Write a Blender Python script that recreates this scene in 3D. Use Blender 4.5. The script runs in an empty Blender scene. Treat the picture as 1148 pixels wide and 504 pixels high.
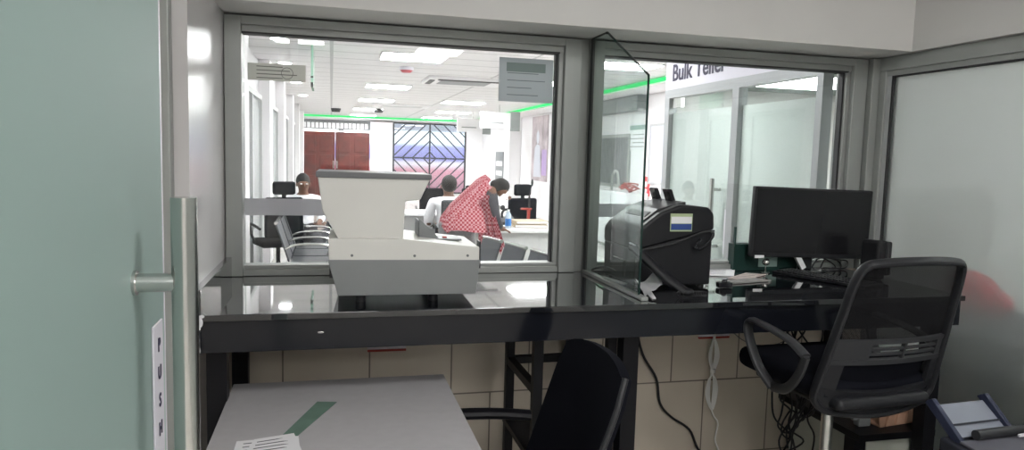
import bpy, bmesh, math, random
from mathutils import Vector, Matrix
random.seed(4)
S = bpy.context.scene
COL = S.collection
R = math.radians

# ------------------------------------------------------------------ materials
MATS = {}
def mat(name, color, rough=0.5, metal=0.0, spec=0.5, coat=0.0, noise=0.0, nscale=20.0, bump=0.0, alpha=1.0, trans=0.0, ior=1.45):
    if name in MATS: return MATS[name]
    m = bpy.data.materials.new(name); m.use_nodes = True
    nt = m.node_tree; b = nt.nodes['Principled BSDF']
    b.inputs['Base Color'].default_value = (*color, 1)
    b.inputs['Roughness'].default_value = rough
    b.inputs['Metallic'].default_value = metal
    b.inputs['Specular IOR Level'].default_value = spec
    b.inputs['Coat Weight'].default_value = coat
    b.inputs['Transmission Weight'].default_value = trans
    b.inputs['IOR'].default_value = ior
    if noise or bump:
        tc = nt.nodes.new('ShaderNodeTexCoord'); n = nt.nodes.new('ShaderNodeTexNoise')
        n.inputs['Scale'].default_value = nscale; n.inputs['Detail'].default_value = 6
        nt.links.new(tc.outputs['Object'], n.inputs['Vector'])
        if noise:
            cr = nt.nodes.new('ShaderNodeValToRGB')
            cr.color_ramp.elements[0].position = .3; cr.color_ramp.elements[1].position = .7
            cr.color_ramp.elements[0].color = (*[max(0, c*(1-noise)) for c in color], 1)
            cr.color_ramp.elements[1].color = (*[min(1, c*(1+noise)) for c in color], 1)
            nt.links.new(n.outputs['Fac'], cr.inputs['Fac']); nt.links.new(cr.outputs['Color'], b.inputs['Base Color'])
        if bump:
            bp = nt.nodes.new('ShaderNodeBump'); bp.inputs['Strength'].default_value = bump; bp.inputs['Distance'].default_value = .003
            nt.links.new(n.outputs['Fac'], bp.inputs['Height']); nt.links.new(bp.outputs['Normal'], b.inputs['Normal'])
    MATS[name] = m; return m

def emis(name, color, strength):
    if name in MATS: return MATS[name]
    m = bpy.data.materials.new(name); m.use_nodes = True
    nt = m.node_tree; nt.nodes.clear()
    e = nt.nodes.new('ShaderNodeEmission'); o = nt.nodes.new('ShaderNodeOutputMaterial')
    e.inputs[0].default_value = (*color, 1); e.inputs[1].default_value = strength
    nt.links.new(e.outputs[0], o.inputs[0]); MATS[name] = m; return m

def brick_mat(name, c1, c2, mortar, bw, rh, msize, rough, rot=None, offset=.5, coat=0, loc=(0, 0, 0), bump=.1):
    m = bpy.data.materials.new(name); m.use_nodes = True
    nt = m.node_tree; b = nt.nodes['Principled BSDF']
    tc = nt.nodes.new('ShaderNodeTexCoord'); mp = nt.nodes.new('ShaderNodeMapping'); br = nt.nodes.new('ShaderNodeTexBrick')
    if rot: mp.inputs['Rotation'].default_value = rot
    mp.inputs['Location'].default_value = loc
    br.inputs['Scale'].default_value = 1; br.inputs['Brick Width'].default_value = bw; br.inputs['Row Height'].default_value = rh
    br.inputs['Mortar Size'].default_value = msize; br.inputs['Mortar Smooth'].default_value = .1; br.offset = offset
    br.inputs['Color1'].default_value = (*c1, 1); br.inputs['Color2'].default_value = (*c2, 1); br.inputs['Mortar'].default_value = (*mortar, 1)
    no = nt.nodes.new('ShaderNodeTexNoise'); no.inputs['Scale'].default_value = 5; no.inputs['Detail'].default_value = 5
    mx = nt.nodes.new('ShaderNodeMixRGB'); mx.blend_type = 'MULTIPLY'; mx.inputs['Fac'].default_value = .12
    nt.links.new(tc.outputs['Object'], mp.inputs['Vector']); nt.links.new(mp.outputs[0], br.inputs['Vector'])
    nt.links.new(tc.outputs['Object'], no.inputs['Vector'])
    nt.links.new(br.outputs['Color'], mx.inputs[1]); nt.links.new(no.outputs['Fac'], mx.inputs[2])
    nt.links.new(mx.outputs[0], b.inputs['Base Color'])
    bp = nt.nodes.new('ShaderNodeBump'); bp.inputs['Strength'].default_value = bump; bp.invert = True; bp.inputs['Distance'].default_value = .004
    nt.links.new(br.outputs['Fac'], bp.inputs['Height']); nt.links.new(bp.outputs[0], b.inputs['Normal'])
    b.inputs['Roughness'].default_value = rough; b.inputs['Coat Weight'].default_value = coat
    MATS[name] = m; return m

def fres_node(nt, boost=1.0):
    # same reflectance from both sides of a thin sheet (Schlick)
    lw = nt.nodes.new('ShaderNodeLayerWeight'); lw.inputs['Blend'].default_value = .5
    p = nt.nodes.new('ShaderNodeMath'); p.operation = 'POWER'; p.inputs[1].default_value = 5
    q = nt.nodes.new('ShaderNodeMath'); q.operation = 'MULTIPLY_ADD'; q.inputs[1].default_value = .9*boost; q.inputs[2].default_value = .04*boost; q.use_clamp = True
    nt.links.new(lw.outputs['Facing'], p.inputs[0]); nt.links.new(p.outputs[0], q.inputs[0])
    return q

def clear_glass(name, tint=(.96, .985, .975), boost=1.0):
    # thin sheet: light passes straight through, mirror reflections by fresnel
    m = bpy.data.materials.new(name); m.use_nodes = True
    nt = m.node_tree; nt.nodes.clear()
    t = nt.nodes.new('ShaderNodeBsdfTransparent'); t.inputs[0].default_value = (*tint, 1)
    g = nt.nodes.new('ShaderNodeBsdfGlossy'); g.inputs['Roughness'].default_value = .01
    mu = fres_node(nt, boost)
    mx = nt.nodes.new('ShaderNodeMixShader'); o = nt.nodes.new('ShaderNodeOutputMaterial')
    nt.links.new(mu.outputs[0], mx.inputs[0])
    nt.links.new(t.outputs[0], mx.inputs[1]); nt.links.new(g.outputs[0], mx.inputs[2]); nt.links.new(mx.outputs[0], o.inputs[0])
    MATS[name] = m; return m

def frosted(name, color, diff=.4, trl=.4, rough=.55, tint=(.9, .93, .92), noise=0.0, nscale=60, gloss=.03, refl=1.0):
    # satin glass: part scatters (diffuse + translucent), part is a blurred view through
    m = bpy.data.materials.new(name); m.use_nodes = True
    nt = m.node_tree; nt.nodes.clear(); N = nt.nodes.new; L = nt.links.new
    d = N('ShaderNodeBsdfDiffuse'); d.inputs[0].default_value = (*color, 1)
    tr = N('ShaderNodeBsdfTranslucent'); tr.inputs[0].default_value = (*color, 1)
    rf = N('ShaderNodeBsdfRefraction'); rf.inputs['Color'].default_value = (*tint, 1); rf.inputs['Roughness'].default_value = rough; rf.inputs['IOR'].default_value = 1.05
    g = N('ShaderNodeBsdfGlossy'); g.inputs['Roughness'].default_value = gloss
    f = fres_node(nt, refl)
    a = N('ShaderNodeMixShader'); a.inputs[0].default_value = trl/(diff+trl)
    b = N('ShaderNodeMixShader'); b.inputs[0].default_value = 1-(diff+trl)
    c = N('ShaderNodeMixShader'); o = N('ShaderNodeOutputMaterial')
    if noise:
        tc = N('ShaderNodeTexCoord'); n = N('ShaderNodeTexVoronoi'); n.inputs['Scale'].default_value = nscale
        cr = N('ShaderNodeValToRGB'); cr.color_ramp.elements[0].color = (*[x*(1-noise) for x in color], 1); cr.color_ramp.elements[1].color = (*color, 1)
        cr.color_ramp.elements[1].position = .6
        L(tc.outputs['Object'], n.inputs['Vector']); L(n.outputs['Distance'], cr.inputs[0]); L(cr.outputs[0], d.inputs[0]); L(cr.outputs[0], tr.inputs[0])
    L(d.outputs[0], a.inputs[1]); L(tr.outputs[0], a.inputs[2]); L(a.outputs[0], b.inputs[1]); L(rf.outputs[0], b.inputs[2])
    L(f.outputs[0], c.inputs[0]); L(b.outputs[0], c.inputs[1]); L(g.outputs[0], c.inputs[2]); L(c.outputs[0], o.inputs[0])
    MATS[name] = m; return m

M = {}
M['paint'] = mat('white_paint', (.64, .63, .615), .55, noise=.02, nscale=3)
M['gloss_paint'] = mat('white_gloss_paint', (.62, .60, .60), .22, noise=.03, nscale=4)
M['alu'] = mat('grey_aluminium', (.345, .36, .345), .42, .25, noise=.03, nscale=8)
M['alu_light'] = mat('light_aluminium', (.50, .51, .51), .4, .2)
M['gasket'] = mat('black_gasket', (.03, .03, .032), .6)
M['granite'] = mat('black_granite', (.010, .011, .014), .035, 0, .6, coat=.9)
M['granite_rough'] = mat('black_granite_apron', (.008, .009, .013), .12, 0, .4)
M['steel_black'] = mat('black_painted_steel', (.006, .006, .008), .45, 0, .25)
M['black_plastic'] = mat('black_plastic', (.014, .0145, .017), .45, 0, .35, noise=.1, nscale=40)
M['black_gloss'] = mat('black_gloss_plastic', (.015, .015, .018), .2)
M['grey_plastic'] = mat('dark_grey_plastic', (.028, .029, .032), .45, 0, .4)
M['black_fabric'] = mat('black_fabric', (.006, .0065, .010), .95, 0, .1, bump=.4, nscale=400, noise=.2)
M['chrome'] = mat('brushed_steel', (.62, .62, .60), .22, 1)
M['cream'] = mat('cream_enamel', (.68, .675, .64), .45, noise=.02, nscale=6)
M['mid_grey'] = mat('mid_grey_enamel', (.22, .23, .235), .45, noise=.03, nscale=10)
M['lid_grey'] = mat('dark_grey_lid', (.16, .165, .17), .5)
M['laminate'] = mat('grey_laminate', (.44, .43, .445), .5, noise=.03, nscale=30)
M['paper'] = mat('white_paper', (.78, .78, .80), .8)
M['print'] = mat('printed_ink', (.12, .12, .14), .8)
M['red_plastic'] = mat('red_plastic', (.35, .04, .03), .5)
M['skin'] = mat('brown_skin', (.17, .085, .055), .55)
M['hair'] = mat('black_hair', (.015, .013, .013), .7, bump=.5, nscale=80)
M['white_shirt'] = mat('white_cotton', (.78, .78, .82), .85)
M['blue_shirt'] = mat('pale_blue_cotton', (.38, .50, .68), .85)
M['grey_cloth'] = mat('grey_cloth', (.20, .20, .21), .85)
M['dark_cloth'] = mat('dark_cloth', (.05, .05, .06), .85)
M['wood'] = mat('red_brown_wood', (.10, .012, .008), .35, noise=.45, nscale=5)
M['white_lam'] = mat('white_laminate', (.74, .75, .76), .35)
M['hall_white'] = mat('hall_white_paint', (.82, .80, .82), .5)
M['bench_metal'] = mat('dark_perforated_steel', (.055, .058, .066), .4, .3, bump=.3, nscale=200)
M['green_edge'] = mat('green_glass_edge', (.012, .035, .030), .15)
M['white_cable'] = mat('white_cable', (.82, .81, .79), .5)
M['card'] = mat('moulded_cardboard', (.42, .25, .17), .9, bump=.4, nscale=60)
M['tag_white'] = mat('white_plastic_label', (.68, .66, .72), .4)
M['letter'] = mat('purple_black_lettering', (.035, .03, .07), .5)

def tag(o, label=None, cat=None, group=None, kind=None):
    if label: o['label'] = label
    if cat: o['category'] = cat
    if group: o['group'] = group
    if kind: o['kind'] = kind
    return o
def empty(name, loc=(0, 0, 0), rz=0, label=None, cat=None, group=None, kind=None):
    e = bpy.data.objects.new(name, None); COL.objects.link(e); e.location = loc; e.rotation_euler = (0, 0, rz)
    e.empty_display_size = .05
    return tag(e, label, cat, group, kind)

class MB:
    def __init__(s): s.bm = bmesh.new()
    def box(s, a, b, bev=0, rot=None, seg=2):
        c = [(a[i]+b[i])/2 for i in range(3)]; d = [abs(b[i]-a[i]) for i in range(3)]
        mt = Matrix.Translation(c)
        if rot is not None: mt = mt @ rot
        r = bmesh.ops.create_cube(s.bm, size=1, matrix=mt @ Matrix.Diagonal((*d, 1)))
        if bev:
            es = list({e for v in r['verts'] for e in v.link_edges})
            bmesh.ops.bevel(s.bm, geom=es, offset=min(bev, min(d)*.48), segments=seg, affect='EDGES', profile=.5)
        return s
    def cyl(s, p, q, r, r2=None, n=20, cap=True):
        p, q = Vector(p), Vector(q); d = q-p
        mt = Matrix.Translation((p+q)/2) @ d.to_track_quat('Z', 'Y').to_matrix().to_4x4()
        bmesh.ops.create_cone(s.bm, cap_ends=cap, segments=n, radius1=r, radius2=r if r2 is None else r2, depth=d.length, matrix=mt)
        return s
    def ell(s, c, r, rot=None, u=20, v=12):
        mt = Matrix.Translation(c)
        if rot is not None: mt = mt @ rot
        bmesh.ops.create_uvsphere(s.bm, u_segments=u, v_segments=v, radius=1, matrix=mt @ Matrix.Diagonal((*r, 1)))
        return s
    def prism(s, pts, off, bev=0, seg=2):
        # planar polygon of 3-D points pushed by vector off
        vs = [s.bm.verts.new(p) for p in pts]; f = s.bm.faces.new(vs)
        r = bmesh.ops.extrude_face_region(s.bm, geom=[f]); nv = [x for x in r['geom'] if isinstance(x, bmesh.types.BMVert)]
        bmesh.ops.translate(s.bm, verts=nv, vec=off)
        if bev:
            es = list({e for v in vs+nv for e in v.link_edges})
            bmesh.ops.bevel(s.bm, geom=es, offset=bev, segments=seg, affect='EDGES', profile=.5)
        return s
    def tube(s, pts, r, n=10, smooth=True, closed=False, flat=None):
        P = [Vector(p) for p in pts]
        if smooth and len(P) > 2:
            Q = []; m = len(P)
            for i in range(m if closed else m-1):
                p0 = P[(i-1) % m] if (closed or i > 0) else P[0]; p1 = P[i]; p2 = P[(i+1) % m]
                p3 = P[(i+2) % m] if (closed or i+2 < m) else P[-1]
                for k in range(6):
                    t = k/6
                    Q.append(.5*((2*p1)+(p2-p0)*t+(2*p0-5*p1+4*p2-p3)*t*t+(3*p1-p0-3*p2+p3)*t**3))
            if not closed: Q.append(P[-1])
            P = Q
        rings = []; prev = None
        for i, p in enumerate(P):
            if closed: d = P[(i+1) % len(P)]-P[i-1]
            else: d = P[min(i+1, len(P)-1)]-P[max(i-1, 0)]
            d.normalize()
            if prev is None:
                a = Vector((0, 0, 1)) if abs(d.z) < .9 else Vector((1, 0, 0)); u = d.cross(a).normalized()
            else: u = (prev-d*prev.dot(d)).normalized()
            prev = u; w = d.cross(u)
            ru, rw = (r, r) if flat is None else flat
            rings.append([s.bm.verts.new(p+u*math.cos(2*math.pi*k/n)*ru+w*math.sin(2*math.pi*k/n)*rw) for k in range(n)])
        L = len(rings)
        for i in range(L if closed else L-1):
            A, B = rings[i], rings[(i+1) % L]
            for k in range(n): s.bm.faces.new((A[k], A[(k+1) % n], B[(k+1) % n], B[k]))
        if not closed:
            s.bm.faces.new(rings[0][::-1]); s.bm.faces.new(rings[-1])
        return s
    def build(s, name, material, parent=None, smooth=True, **kw):
        bmesh.ops.recalc_face_normals(s.bm, faces=s.bm.faces[:])
        me = bpy.data.meshes.new(name); s.bm.to_mesh(me); s.bm.free()
        me.materials.append(material)
        o = bpy.data.objects.new(name, me); COL.objects.link(o)
        if smooth:
            for p in me.polygons: p.use_smooth = True
            try: me.set_sharp_from_angle(angle=R(35))
            except Exception: pass
            wn = o.modifiers.new('weighted_normals', 'WEIGHTED_NORMAL'); wn.keep_sharp = True; wn.weight = 100
        if parent: o.parent = parent
        tag(o, kw.get('label'), kw.get('cat'), kw.get('group'), kw.get('kind'))
        return o

def structure(name, mb, m, label=None, parent=None):
    return mb.build(name, m, parent, smooth=False, label=label, kind=None if parent else 'structure')

def text_mesh(body, size, mtx, m, name, parent=None, extrude=.0008, bold=0, spacing=1.0, align='LEFT'):
    cu = bpy.data.curves.new(name, 'FONT'); cu.body = body; cu.size = size; cu.extrude = extrude; cu.offset = bold
    cu.space_character = spacing; cu.align_x = align; cu.resolution_u = 3
    t = bpy.data.objects.new(name, cu); COL.objects.link(t)
    bpy.context.view_layer.update()
    me = bpy.data.meshes.new_from_object(t.evaluated_get(bpy.context.evaluated_depsgraph_get()))
    COL.objects.unlink(t); bpy.data.objects.remove(t)
    me.transform(mtx); me.materials.clear(); me.materials.append(m); me.name = name
    o = bpy.data.objects.new(name, me); COL.objects.link(o)
    if parent: o.parent = parent
    return o

def dup(o, loc=None, rz=None, parent=None, **kw):
    c = o.copy(); COL.objects.link(c)
    if parent: c.parent = parent
    if loc is not None: c.location = loc
    if rz is not None: c.rotation_euler = (0, 0, rz)
    for ch in list(o.children): dup(ch, parent=c)
    tag(c, kw.get('label'), kw.get('cat'), kw.get('group'), kw.get('kind'))
    return c

def skinned(name, nodes, edges, m, parent=None, root=0, levels=2):
    me = bpy.data.meshes.new(name)
    me.from_pydata([n[0] for n in nodes], edges, [])
    o = bpy.data.objects.new(name, me); COL.objects.link(o)
    md = o.modifiers.new('skin', 'SKIN'); md.use_smooth_shade = True; md.branch_smoothing = .4
    for i, n in enumerate(nodes):
        sv = me.skin_vertices[0].data[i]; rr = n[1]; sv.radius = (rr, rr) if not isinstance(rr, tuple) else rr
        sv.use_root = (i == root)
    sb = o.modifiers.new('sub', 'SUBSURF'); sb.levels = levels; sb.render_levels = levels
    bpy.context.view_layer.update()
    nm = bpy.data.meshes.new_from_object(o.evaluated_get(bpy.context.evaluated_depsgraph_get()))
    COL.objects.unlink(o); bpy.data.objects.remove(o)
    nm.name = name; nm.materials.clear(); nm.materials.append(m)
    for p in nm.polygons: p.use_smooth = True
    q = bpy.data.objects.new(name, nm); COL.objects.link(q)
    if parent: q.parent = parent
    return q

# ------------------------------------------------------------------ camera
yaw, pit, roll = R(14.3), R(5.45), R(1.6)
fw = Vector((math.sin(yaw)*math.cos(pit), math.cos(yaw)*math.cos(pit), -math.sin(pit)))
r0 = Vector((math.cos(yaw), -math.sin(yaw), 0)); u0 = r0.cross(fw)
rt = r0*math.cos(roll)+u0*math.sin(roll); up = -r0*math.sin(roll)+u0*math.cos(roll)
cd = bpy.data.cameras.new('camera'); cam = bpy.data.objects.new('camera', cd); COL.objects.link(cam)
cam.matrix_world = Matrix(((rt.x, up.x, -fw.x, 0), (rt.y, up.y, -fw.y, -3.0), (rt.z, up.z, -fw.z, 1.55), (0, 0, 0, 1)))
cd.sensor_width = 36; cd.lens = 36*800/1148; cd.clip_start = .02
S.camera = cam

# ------------------------------------------------------------------ setting, near room
HZ = 2.75
floor_m = brick_mat('floor_tiles', (.52, .50, .47), (.56, .54, .50), (.25, .24, .22), .6, .6, .004, .18, offset=0)
structure('floor', MB().box((-3, -8, -.1), (8, 27, 0)), floor_m, 'pale glossy floor tiles under the teller room and the hall')
tile_m = brick_mat('wall_tiles', (.60, .53, .44), (.64, .57, .48), (.20, .17, .14), .35, .37, .0035, .3, rot=(R(90), 0, 0), loc=(.365, .142, 0), bump=.3)
structure('wall_below_windows', MB().box((-.40, 0, 0), (2.62, .10, 1.05)), tile_m, 'beige tiled wall under the black counter')
structure('wall_above_windows', MB().box((-.40, 0, 2.06), (2.62, .10, 2.95)), M['paint'])
structure('wall_left', MB().box((-2.2, -.75, 0), (-.40, .10, 2.95)), M['gloss_paint'], 'white painted pier left of the counter')
structure('wall_far_left', MB().box((-2.3, -8, 0), (-2.2, .1, 2.95)), M['paint'])
structure('wall_behind', MB().box((-2.3, -8.1, 0), (5.2, -8.0, 2.95)), M['paint'])
structure('ceiling', MB().box((-2.3, -8.1, 2.95), (5.2, .10, 3.05)), M['paint'], 'white ceiling of the teller room')
structure('trim_beam_above_windows', MB().box((-.398, -.30, 2.065), (2.50, -.002, 2.949)), M['paint'], 'white beam boxed over the two windows')
structure('trim_beam_right', MB().box((2.50, -7.99, 2.065), (2.64, -.002, 2.949)), M['paint'], 'white beam boxed over the frosted partition')
structure('trim_door_jamb', MB().box((-.468, -.80, 0), (-.440, -.752, 2.95), .004), M['alu'], 'grey aluminium door jamb on the white pier')

glass = clear_glass('window_glass', (.90, .925, .915), 1.0)
def window(name, x0, x1, label, sash):
    e = empty(name, (x0, 0, 1.05), kind='structure', label=label)
    def P(mb, n, m): 
        bmesh.ops.translate(mb.bm, verts=mb.bm.verts[:], vec=(-x0, 0, -1.05)); return mb.build(n, m, e, smooth=False)
    f = MB()
    f.box((x0-.062, -.055, 1.052), (x0, .06, 2.058), .003); f.box((x1, -.055, 1.052), (x1+.075, .06, 2.058), .003)
    f.box((x0, -.055, 2.025), (x1, .06, 2.058), .002); f.box((x0, -.035, 1.998), (x1, .05, 2.026), .002)
    f.box((x0, -.045, 1.052), (x1, .06, 1.078), .002); f.box((x0, -.028, 1.078), (x1, .045, 1.092), .002)
    f.box((x1-.02, -.03, 1.09), (x1, .045, 2.0), .002)
    P(f, 'frame', M['alu'])
    g = MB(); g.box((x1-.028, -.012, 1.09), (x1-.020, .02, 2.0)); g.box((x0, -.04, 1.994), (x1-.02, .02, 2.0))
    P(g, 'gasket', M['gasket'])
    P(MB().box((x0, .004, 1.085), (x1-.02, .010, 2.0)), 'pane', glass)
    return e
window('window_1', -.335, .965, 'large clear window left of the glass divider, grey aluminium frame', 0)
window('window_2', 1.145, 2.41, 'clear window right of the glass divider, grey aluminium frame', 0)
structure('trim_corner_post', MB().box((2.488, -.085, 1.052), (2.60, .10, 2.062), .004), M['alu'], 'grey aluminium corner post')
structure('trim_center_post', MB().box((1.042, -.03, 1.052), (1.082, .05, 2.062)), M['alu'])

# right frosted partition
fr = frosted('frosted_partition_glass', (.60, .64, .63), .13, .13, .36)
e = empty('window_3', (2.55, 0, 0), kind='structure', label='tall frosted glass partition on the right')
MB().box((-.025, -7.95, 2.0), (.05, -.085, 2.063), .003).box((-.015, -7.95, 1.975), (.04, -.09, 2.0), .002).box((-.025, -.125, 0), (.05, -.085, 2.0), .003).box((-.02, -7.95, 0), (.05, -.12, .05), .003).build('frame', M['alu'], e, smooth=False)
MB().box((-.012, -.150, .05), (.02, -.125, 1.975)).build('sash_edge', M['alu_light'], e, smooth=False)
MB().box((-.011, -.160, .05), (.018, -.150, 1.975)).box((-.011, -7.9, 1.968), (.018, -.16, 1.975)).build('gasket', M['gasket'], e, smooth=False)
MB().box((0, -7.9, .05), (.008, -.155, 1.97)).build('pane', fr, e, smooth=False)

# upstand against the pier
# ------------------------------------------------------------------ the room behind the frosted glass
structure('wall_side_room', MB().box((5.1, -8, 0), (5.2, 2.0, 2.949)), M['paint'])
MB().box((3.70, -2.35, .0), (4.25, -1.8, .42), .05).box((3.70, -2.35, .42), (4.25, -2.25, .85), .04).build('armchair', M['dark_cloth'], label='dark shape of a chair blurred behind the frosted glass, low right', cat='chair')
cl = MB().prism([(2.80, -.72, 0), (2.80, -.60, 1.10), (2.80, -.74, 1.28), (2.80, -.95, 1.25), (2.80, -1.10, .98), (2.80, -1.05, 0)], (.26, 0, 0), .05, 3)
e = empty('side_room_counter', (2.81, -.42, .04), label='dark counter blurred behind the frosted glass, beneath the red shape', cat='counter')
bm_ = MB().box((-.15, -1.2, -.04), (.5, .1, .80), .02); bm_.build('counter_body', M['dark_cloth'], e)
MB().box((-.18, -1.25, .80), (.53, .13, .83), .01).build('worktop', M['dark_cloth'], e)
cl.bm.free()
MB().ell((2.79, -.43, 1.00), (.10, .13, .10), u=24).ell((2.80, -.52, .97), (.09, .10, .07)).build('red_bag', mat('red_cloth', (.42, .03, .045), .9), label='red bag showing blurred through the frosted glass', cat='bag')

# ------------------------------------------------------------------ service counter
e = empty('service_counter', (0, 0, 0), label='long black granite service counter with black steel legs under the windows', cat='counter')
MB().box((-.385, -.735, 1.030), (2.445, -.001, 1.051), .003).build('worktop', M['granite'], e)
MB().box((-.383, -.722, .930), (2.437, -.700, 1.030), .002).box((2.417, -.70, .930), (2.437, -.05, 1.030), .002).build('apron', M['granite_rough'], e)
MB().box((-.399, -.74, 1.0), (-.376, -.05, 1.13), .002).box((-.376, -.03, 1.052), (-.345, -.005, 1.14), .002).build('upstand', M['granite'], e)
for (x, y) in ((-.345, -.64), (1.05, -.64), (2.39, -.64), (-.345, -.06), (1.05, -.06), (2.39, -.06)):
    MB().box((x-.03, y-.03, 0), (x+.03, y+.03, 1.03), .002).build('leg', M['steel_black'], e)
MB().box((-.34, -.62, .985), (2.39, -.58, 1.028)).build('rail', M['steel_black'], e)
# chipped white mark on the counter's left end
for (y, z, a, b) in ((-.738, 1.048, .012, .006), (-.739, 1.030, .009, .016), (-.739, 1.012, .005, .006), (-.739, .945, .004, .010), (-.7385, .975, .003, .008)):
    MB().ell((-.385+a*.6, y, z), (a, .003, b), u=10, v=6).build('chip', M['paper'], e, label='chipped pale edge')
MB().ell((-.03, -.7235, .985), (.010, .002, .004)).build('dent', M['chrome'], e)

# rack under the counter
e = empty('processor_rack', (.90, -.4, 0), label='open black steel rack with a low shelf under the counter', cat='rack')
for x in (-.18, .10):
    for y in (-.20, .20):
        MB().box((x-.017, y-.017, 0), (x+.017, y+.017, .92)).build('post', M['steel_black'], e)
MB().box((-.18, .185, .70), (.12, .215, .73)).box((-.195, -.2, .70), (-.165, .2, .73)).box((.085, -.2, .70), (.115, .2, .73)).build('rail', M['steel_black'], e)
MB().box((-.20, -.22, .445), (.12, .22, .47), .002).build('shelf', M['steel_black'], e)

# ------------------------------------------------------------------ glass divider on the counter
e = empty('glass_divider', (1.08, 0, 1.052), label='clear glass divider standing on the counter with a sloped top corner', cat='glass divider')
prof = [(0, -.06, .012), (0, -.638, .012), (0, -.638, .798), (0, -.225, 1.010), (0, -.06, 1.010)]
MB().prism([(0, y, z) for _, y, z in prof], (.008, 0, 0)).build('pane', clear_glass('divider_glass', (.86, .91, .895), 1.1), e, smooth=False)
ed = MB()
for a, b in zip(prof[1:], prof[2:]):
    ed.cyl((.004, a[1]-.001, a[2]), (.004, b[1]-.001, b[2]+.001), .0042, n=8)
ed.build('pane_edge', M['green_edge'], e, label='dark green polished edge of the glass')
MB().box((-.010, -.690, 0), (.018, -.06, .014), .002).build('floor_channel', M['alu'], e)
MB().box((-.002, -.075, .0), (.010, -.056, 1.008)).build('wall_channel', M['gasket'], e)
MB().cyl((.004, -.225, 1.004), (.004, -.225, 1.0125), .006).build('clip', M['gasket'], e)

# ------------------------------------------------------------------ open glass door leaf on the left
df = frosted('frosted_door_glass', (.40, .515, .49), .56, .30, .5, tint=(.75, .88, .84), gloss=.45, refl=.5)
e = empty('door_1', (-.25, -1.82, 0), kind='structure', label='frosted green glass door leaf standing open at the left')
MB().box((-.010, -1.05, .02), (0, .002, 2.60)).build('pane', df, e, smooth=False)
MB().box((-.0102, .0, .02), (.0002, .012, 2.60), .002).build('edge_seal', M['tag_white'], e)  # lit edge of the glass, its brightness put into a white strip
MB().cyl((.062, -.165, .88), (.062, -.165, 1.485), .0165, n=36).build('handle_bar', M['chrome'], e)
for z in (1.372, .98):
    MB().cyl((0, -.165, z), (.05, -.165, z), .0125, n=24).cyl((-.002, -.165, z), (.004, -.165, z), .0165, n=24).build('handle_post', M['chrome'], e)
sg = MB().box((0.0003, -.080, .90), (.0035, -.022, 1.292), .001).build('push_sign', M['tag_white'], e, label='white vertical sign with the letters P U S H')
for ch, z in zip('PUSH', (1.250, 1.208, 1.166, 1.123)):
    mt = Matrix.Translation((.0045, -.051, z)) @ Matrix(((0, 0, 1, 0), (1, 0, 0, 0), (0, 1, 0, 0), (0, 0, 0, 1)))
    text_mesh(ch, .028, mt, M['letter'], 'lettering', sg, .0004, .0006, align='CENTER')

# ------------------------------------------------------------------ coin / note machine
e = empty('coin_sorting_machine', (.25, -.46, 1.051), rz=R(-1), label='cream and grey coin sorting machine with wide hopper on the black counter', cat='counting machine')
ox, oy, oz = .25, -.46, 1.051
def prof_y(pts, y0, y1, bev=0):
    return MB().prism([(x-ox, y0-oy, z-oz) for x, z in pts], (0, y1-y0, 0), bev)
prof_y([(-.004, 1.197), (.496, 1.194), (.496, 1.240), (.237, 1.268), (-.006, 1.268)], -.62, -.30, .004).build('upper_housing', M['cream'], e)
prof_y([(.026, 1.078), (.488, 1.078), (.499, 1.196), (-.008, 1.199)], -.621, -.298, .003).build('lower_housing', M['mid_grey'], e)
prof_y([(-.04, 1.468), (.325, 1.466), (.294, 1.398), (.244, 1.392), (.238, 1.266), (.025, 1.266), (-.025, 1.357)], -.600, -.34, .004).build('hopper', M['cream'], e)
prof_y([(-.046, 1.467), (.331, 1.465), (.331, 1.483), (-.046, 1.487)], -.606, -.334, .003).build('hopper_lid', M['lid_grey'], e)
for x in (.10, .345):
    for y in (-.575, -.35):
        MB().cyl((x-ox, y-oy, 0), (x-ox, y-oy, .03), .017).build('foot', M['black_plastic'], e)
prof_y([(.30, 1.258), (.30, 1.325), (.345, 1.285), (.375, 1.252)], -.50, -.494).box((.30-ox, -.50-oy, 1.25-oz), (.303-ox, -.36-oy, 1.318-oz)).box((.30-ox, -.365-oy, 1.25-oz), (.375-ox, -.36-oy, 1.275-oz)).build('chute_guard', M['mid_grey'], e)
MB().box((.497-ox, -.61-oy, 1.165-oz), (.502-ox, -.56-oy, 1.258-oz)).build('end_bracket', M['grey_plastic'], e)
MB().box((.36-ox, -.52-oy, 1.250-oz), (.45-ox, -.42-oy, 1.2565-oz), .001).build('sorting_plate', M['mid_grey'], e)
MB().box((.385-ox, -.50-oy, 1.2565-oz), (.40-ox, -.48-oy, 1.262-oz), .001).build('red_stop', M['red_plastic'], e)
MB().box((-.002-ox, -.60-oy, 1.135-oz), (.008-ox, -.575-oy, 1.175-oz)).build('power_socket', M['gasket'], e)
for x, z in ((.070, 1.213), (.275, 1.211), (.455, 1.211)):
    MB().cyl((x-ox, -.6235-oy, z-oz), (x-ox, -.619-oy, z-oz), .0045, n=12).build('screw', M['lid_grey'], e)

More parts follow.
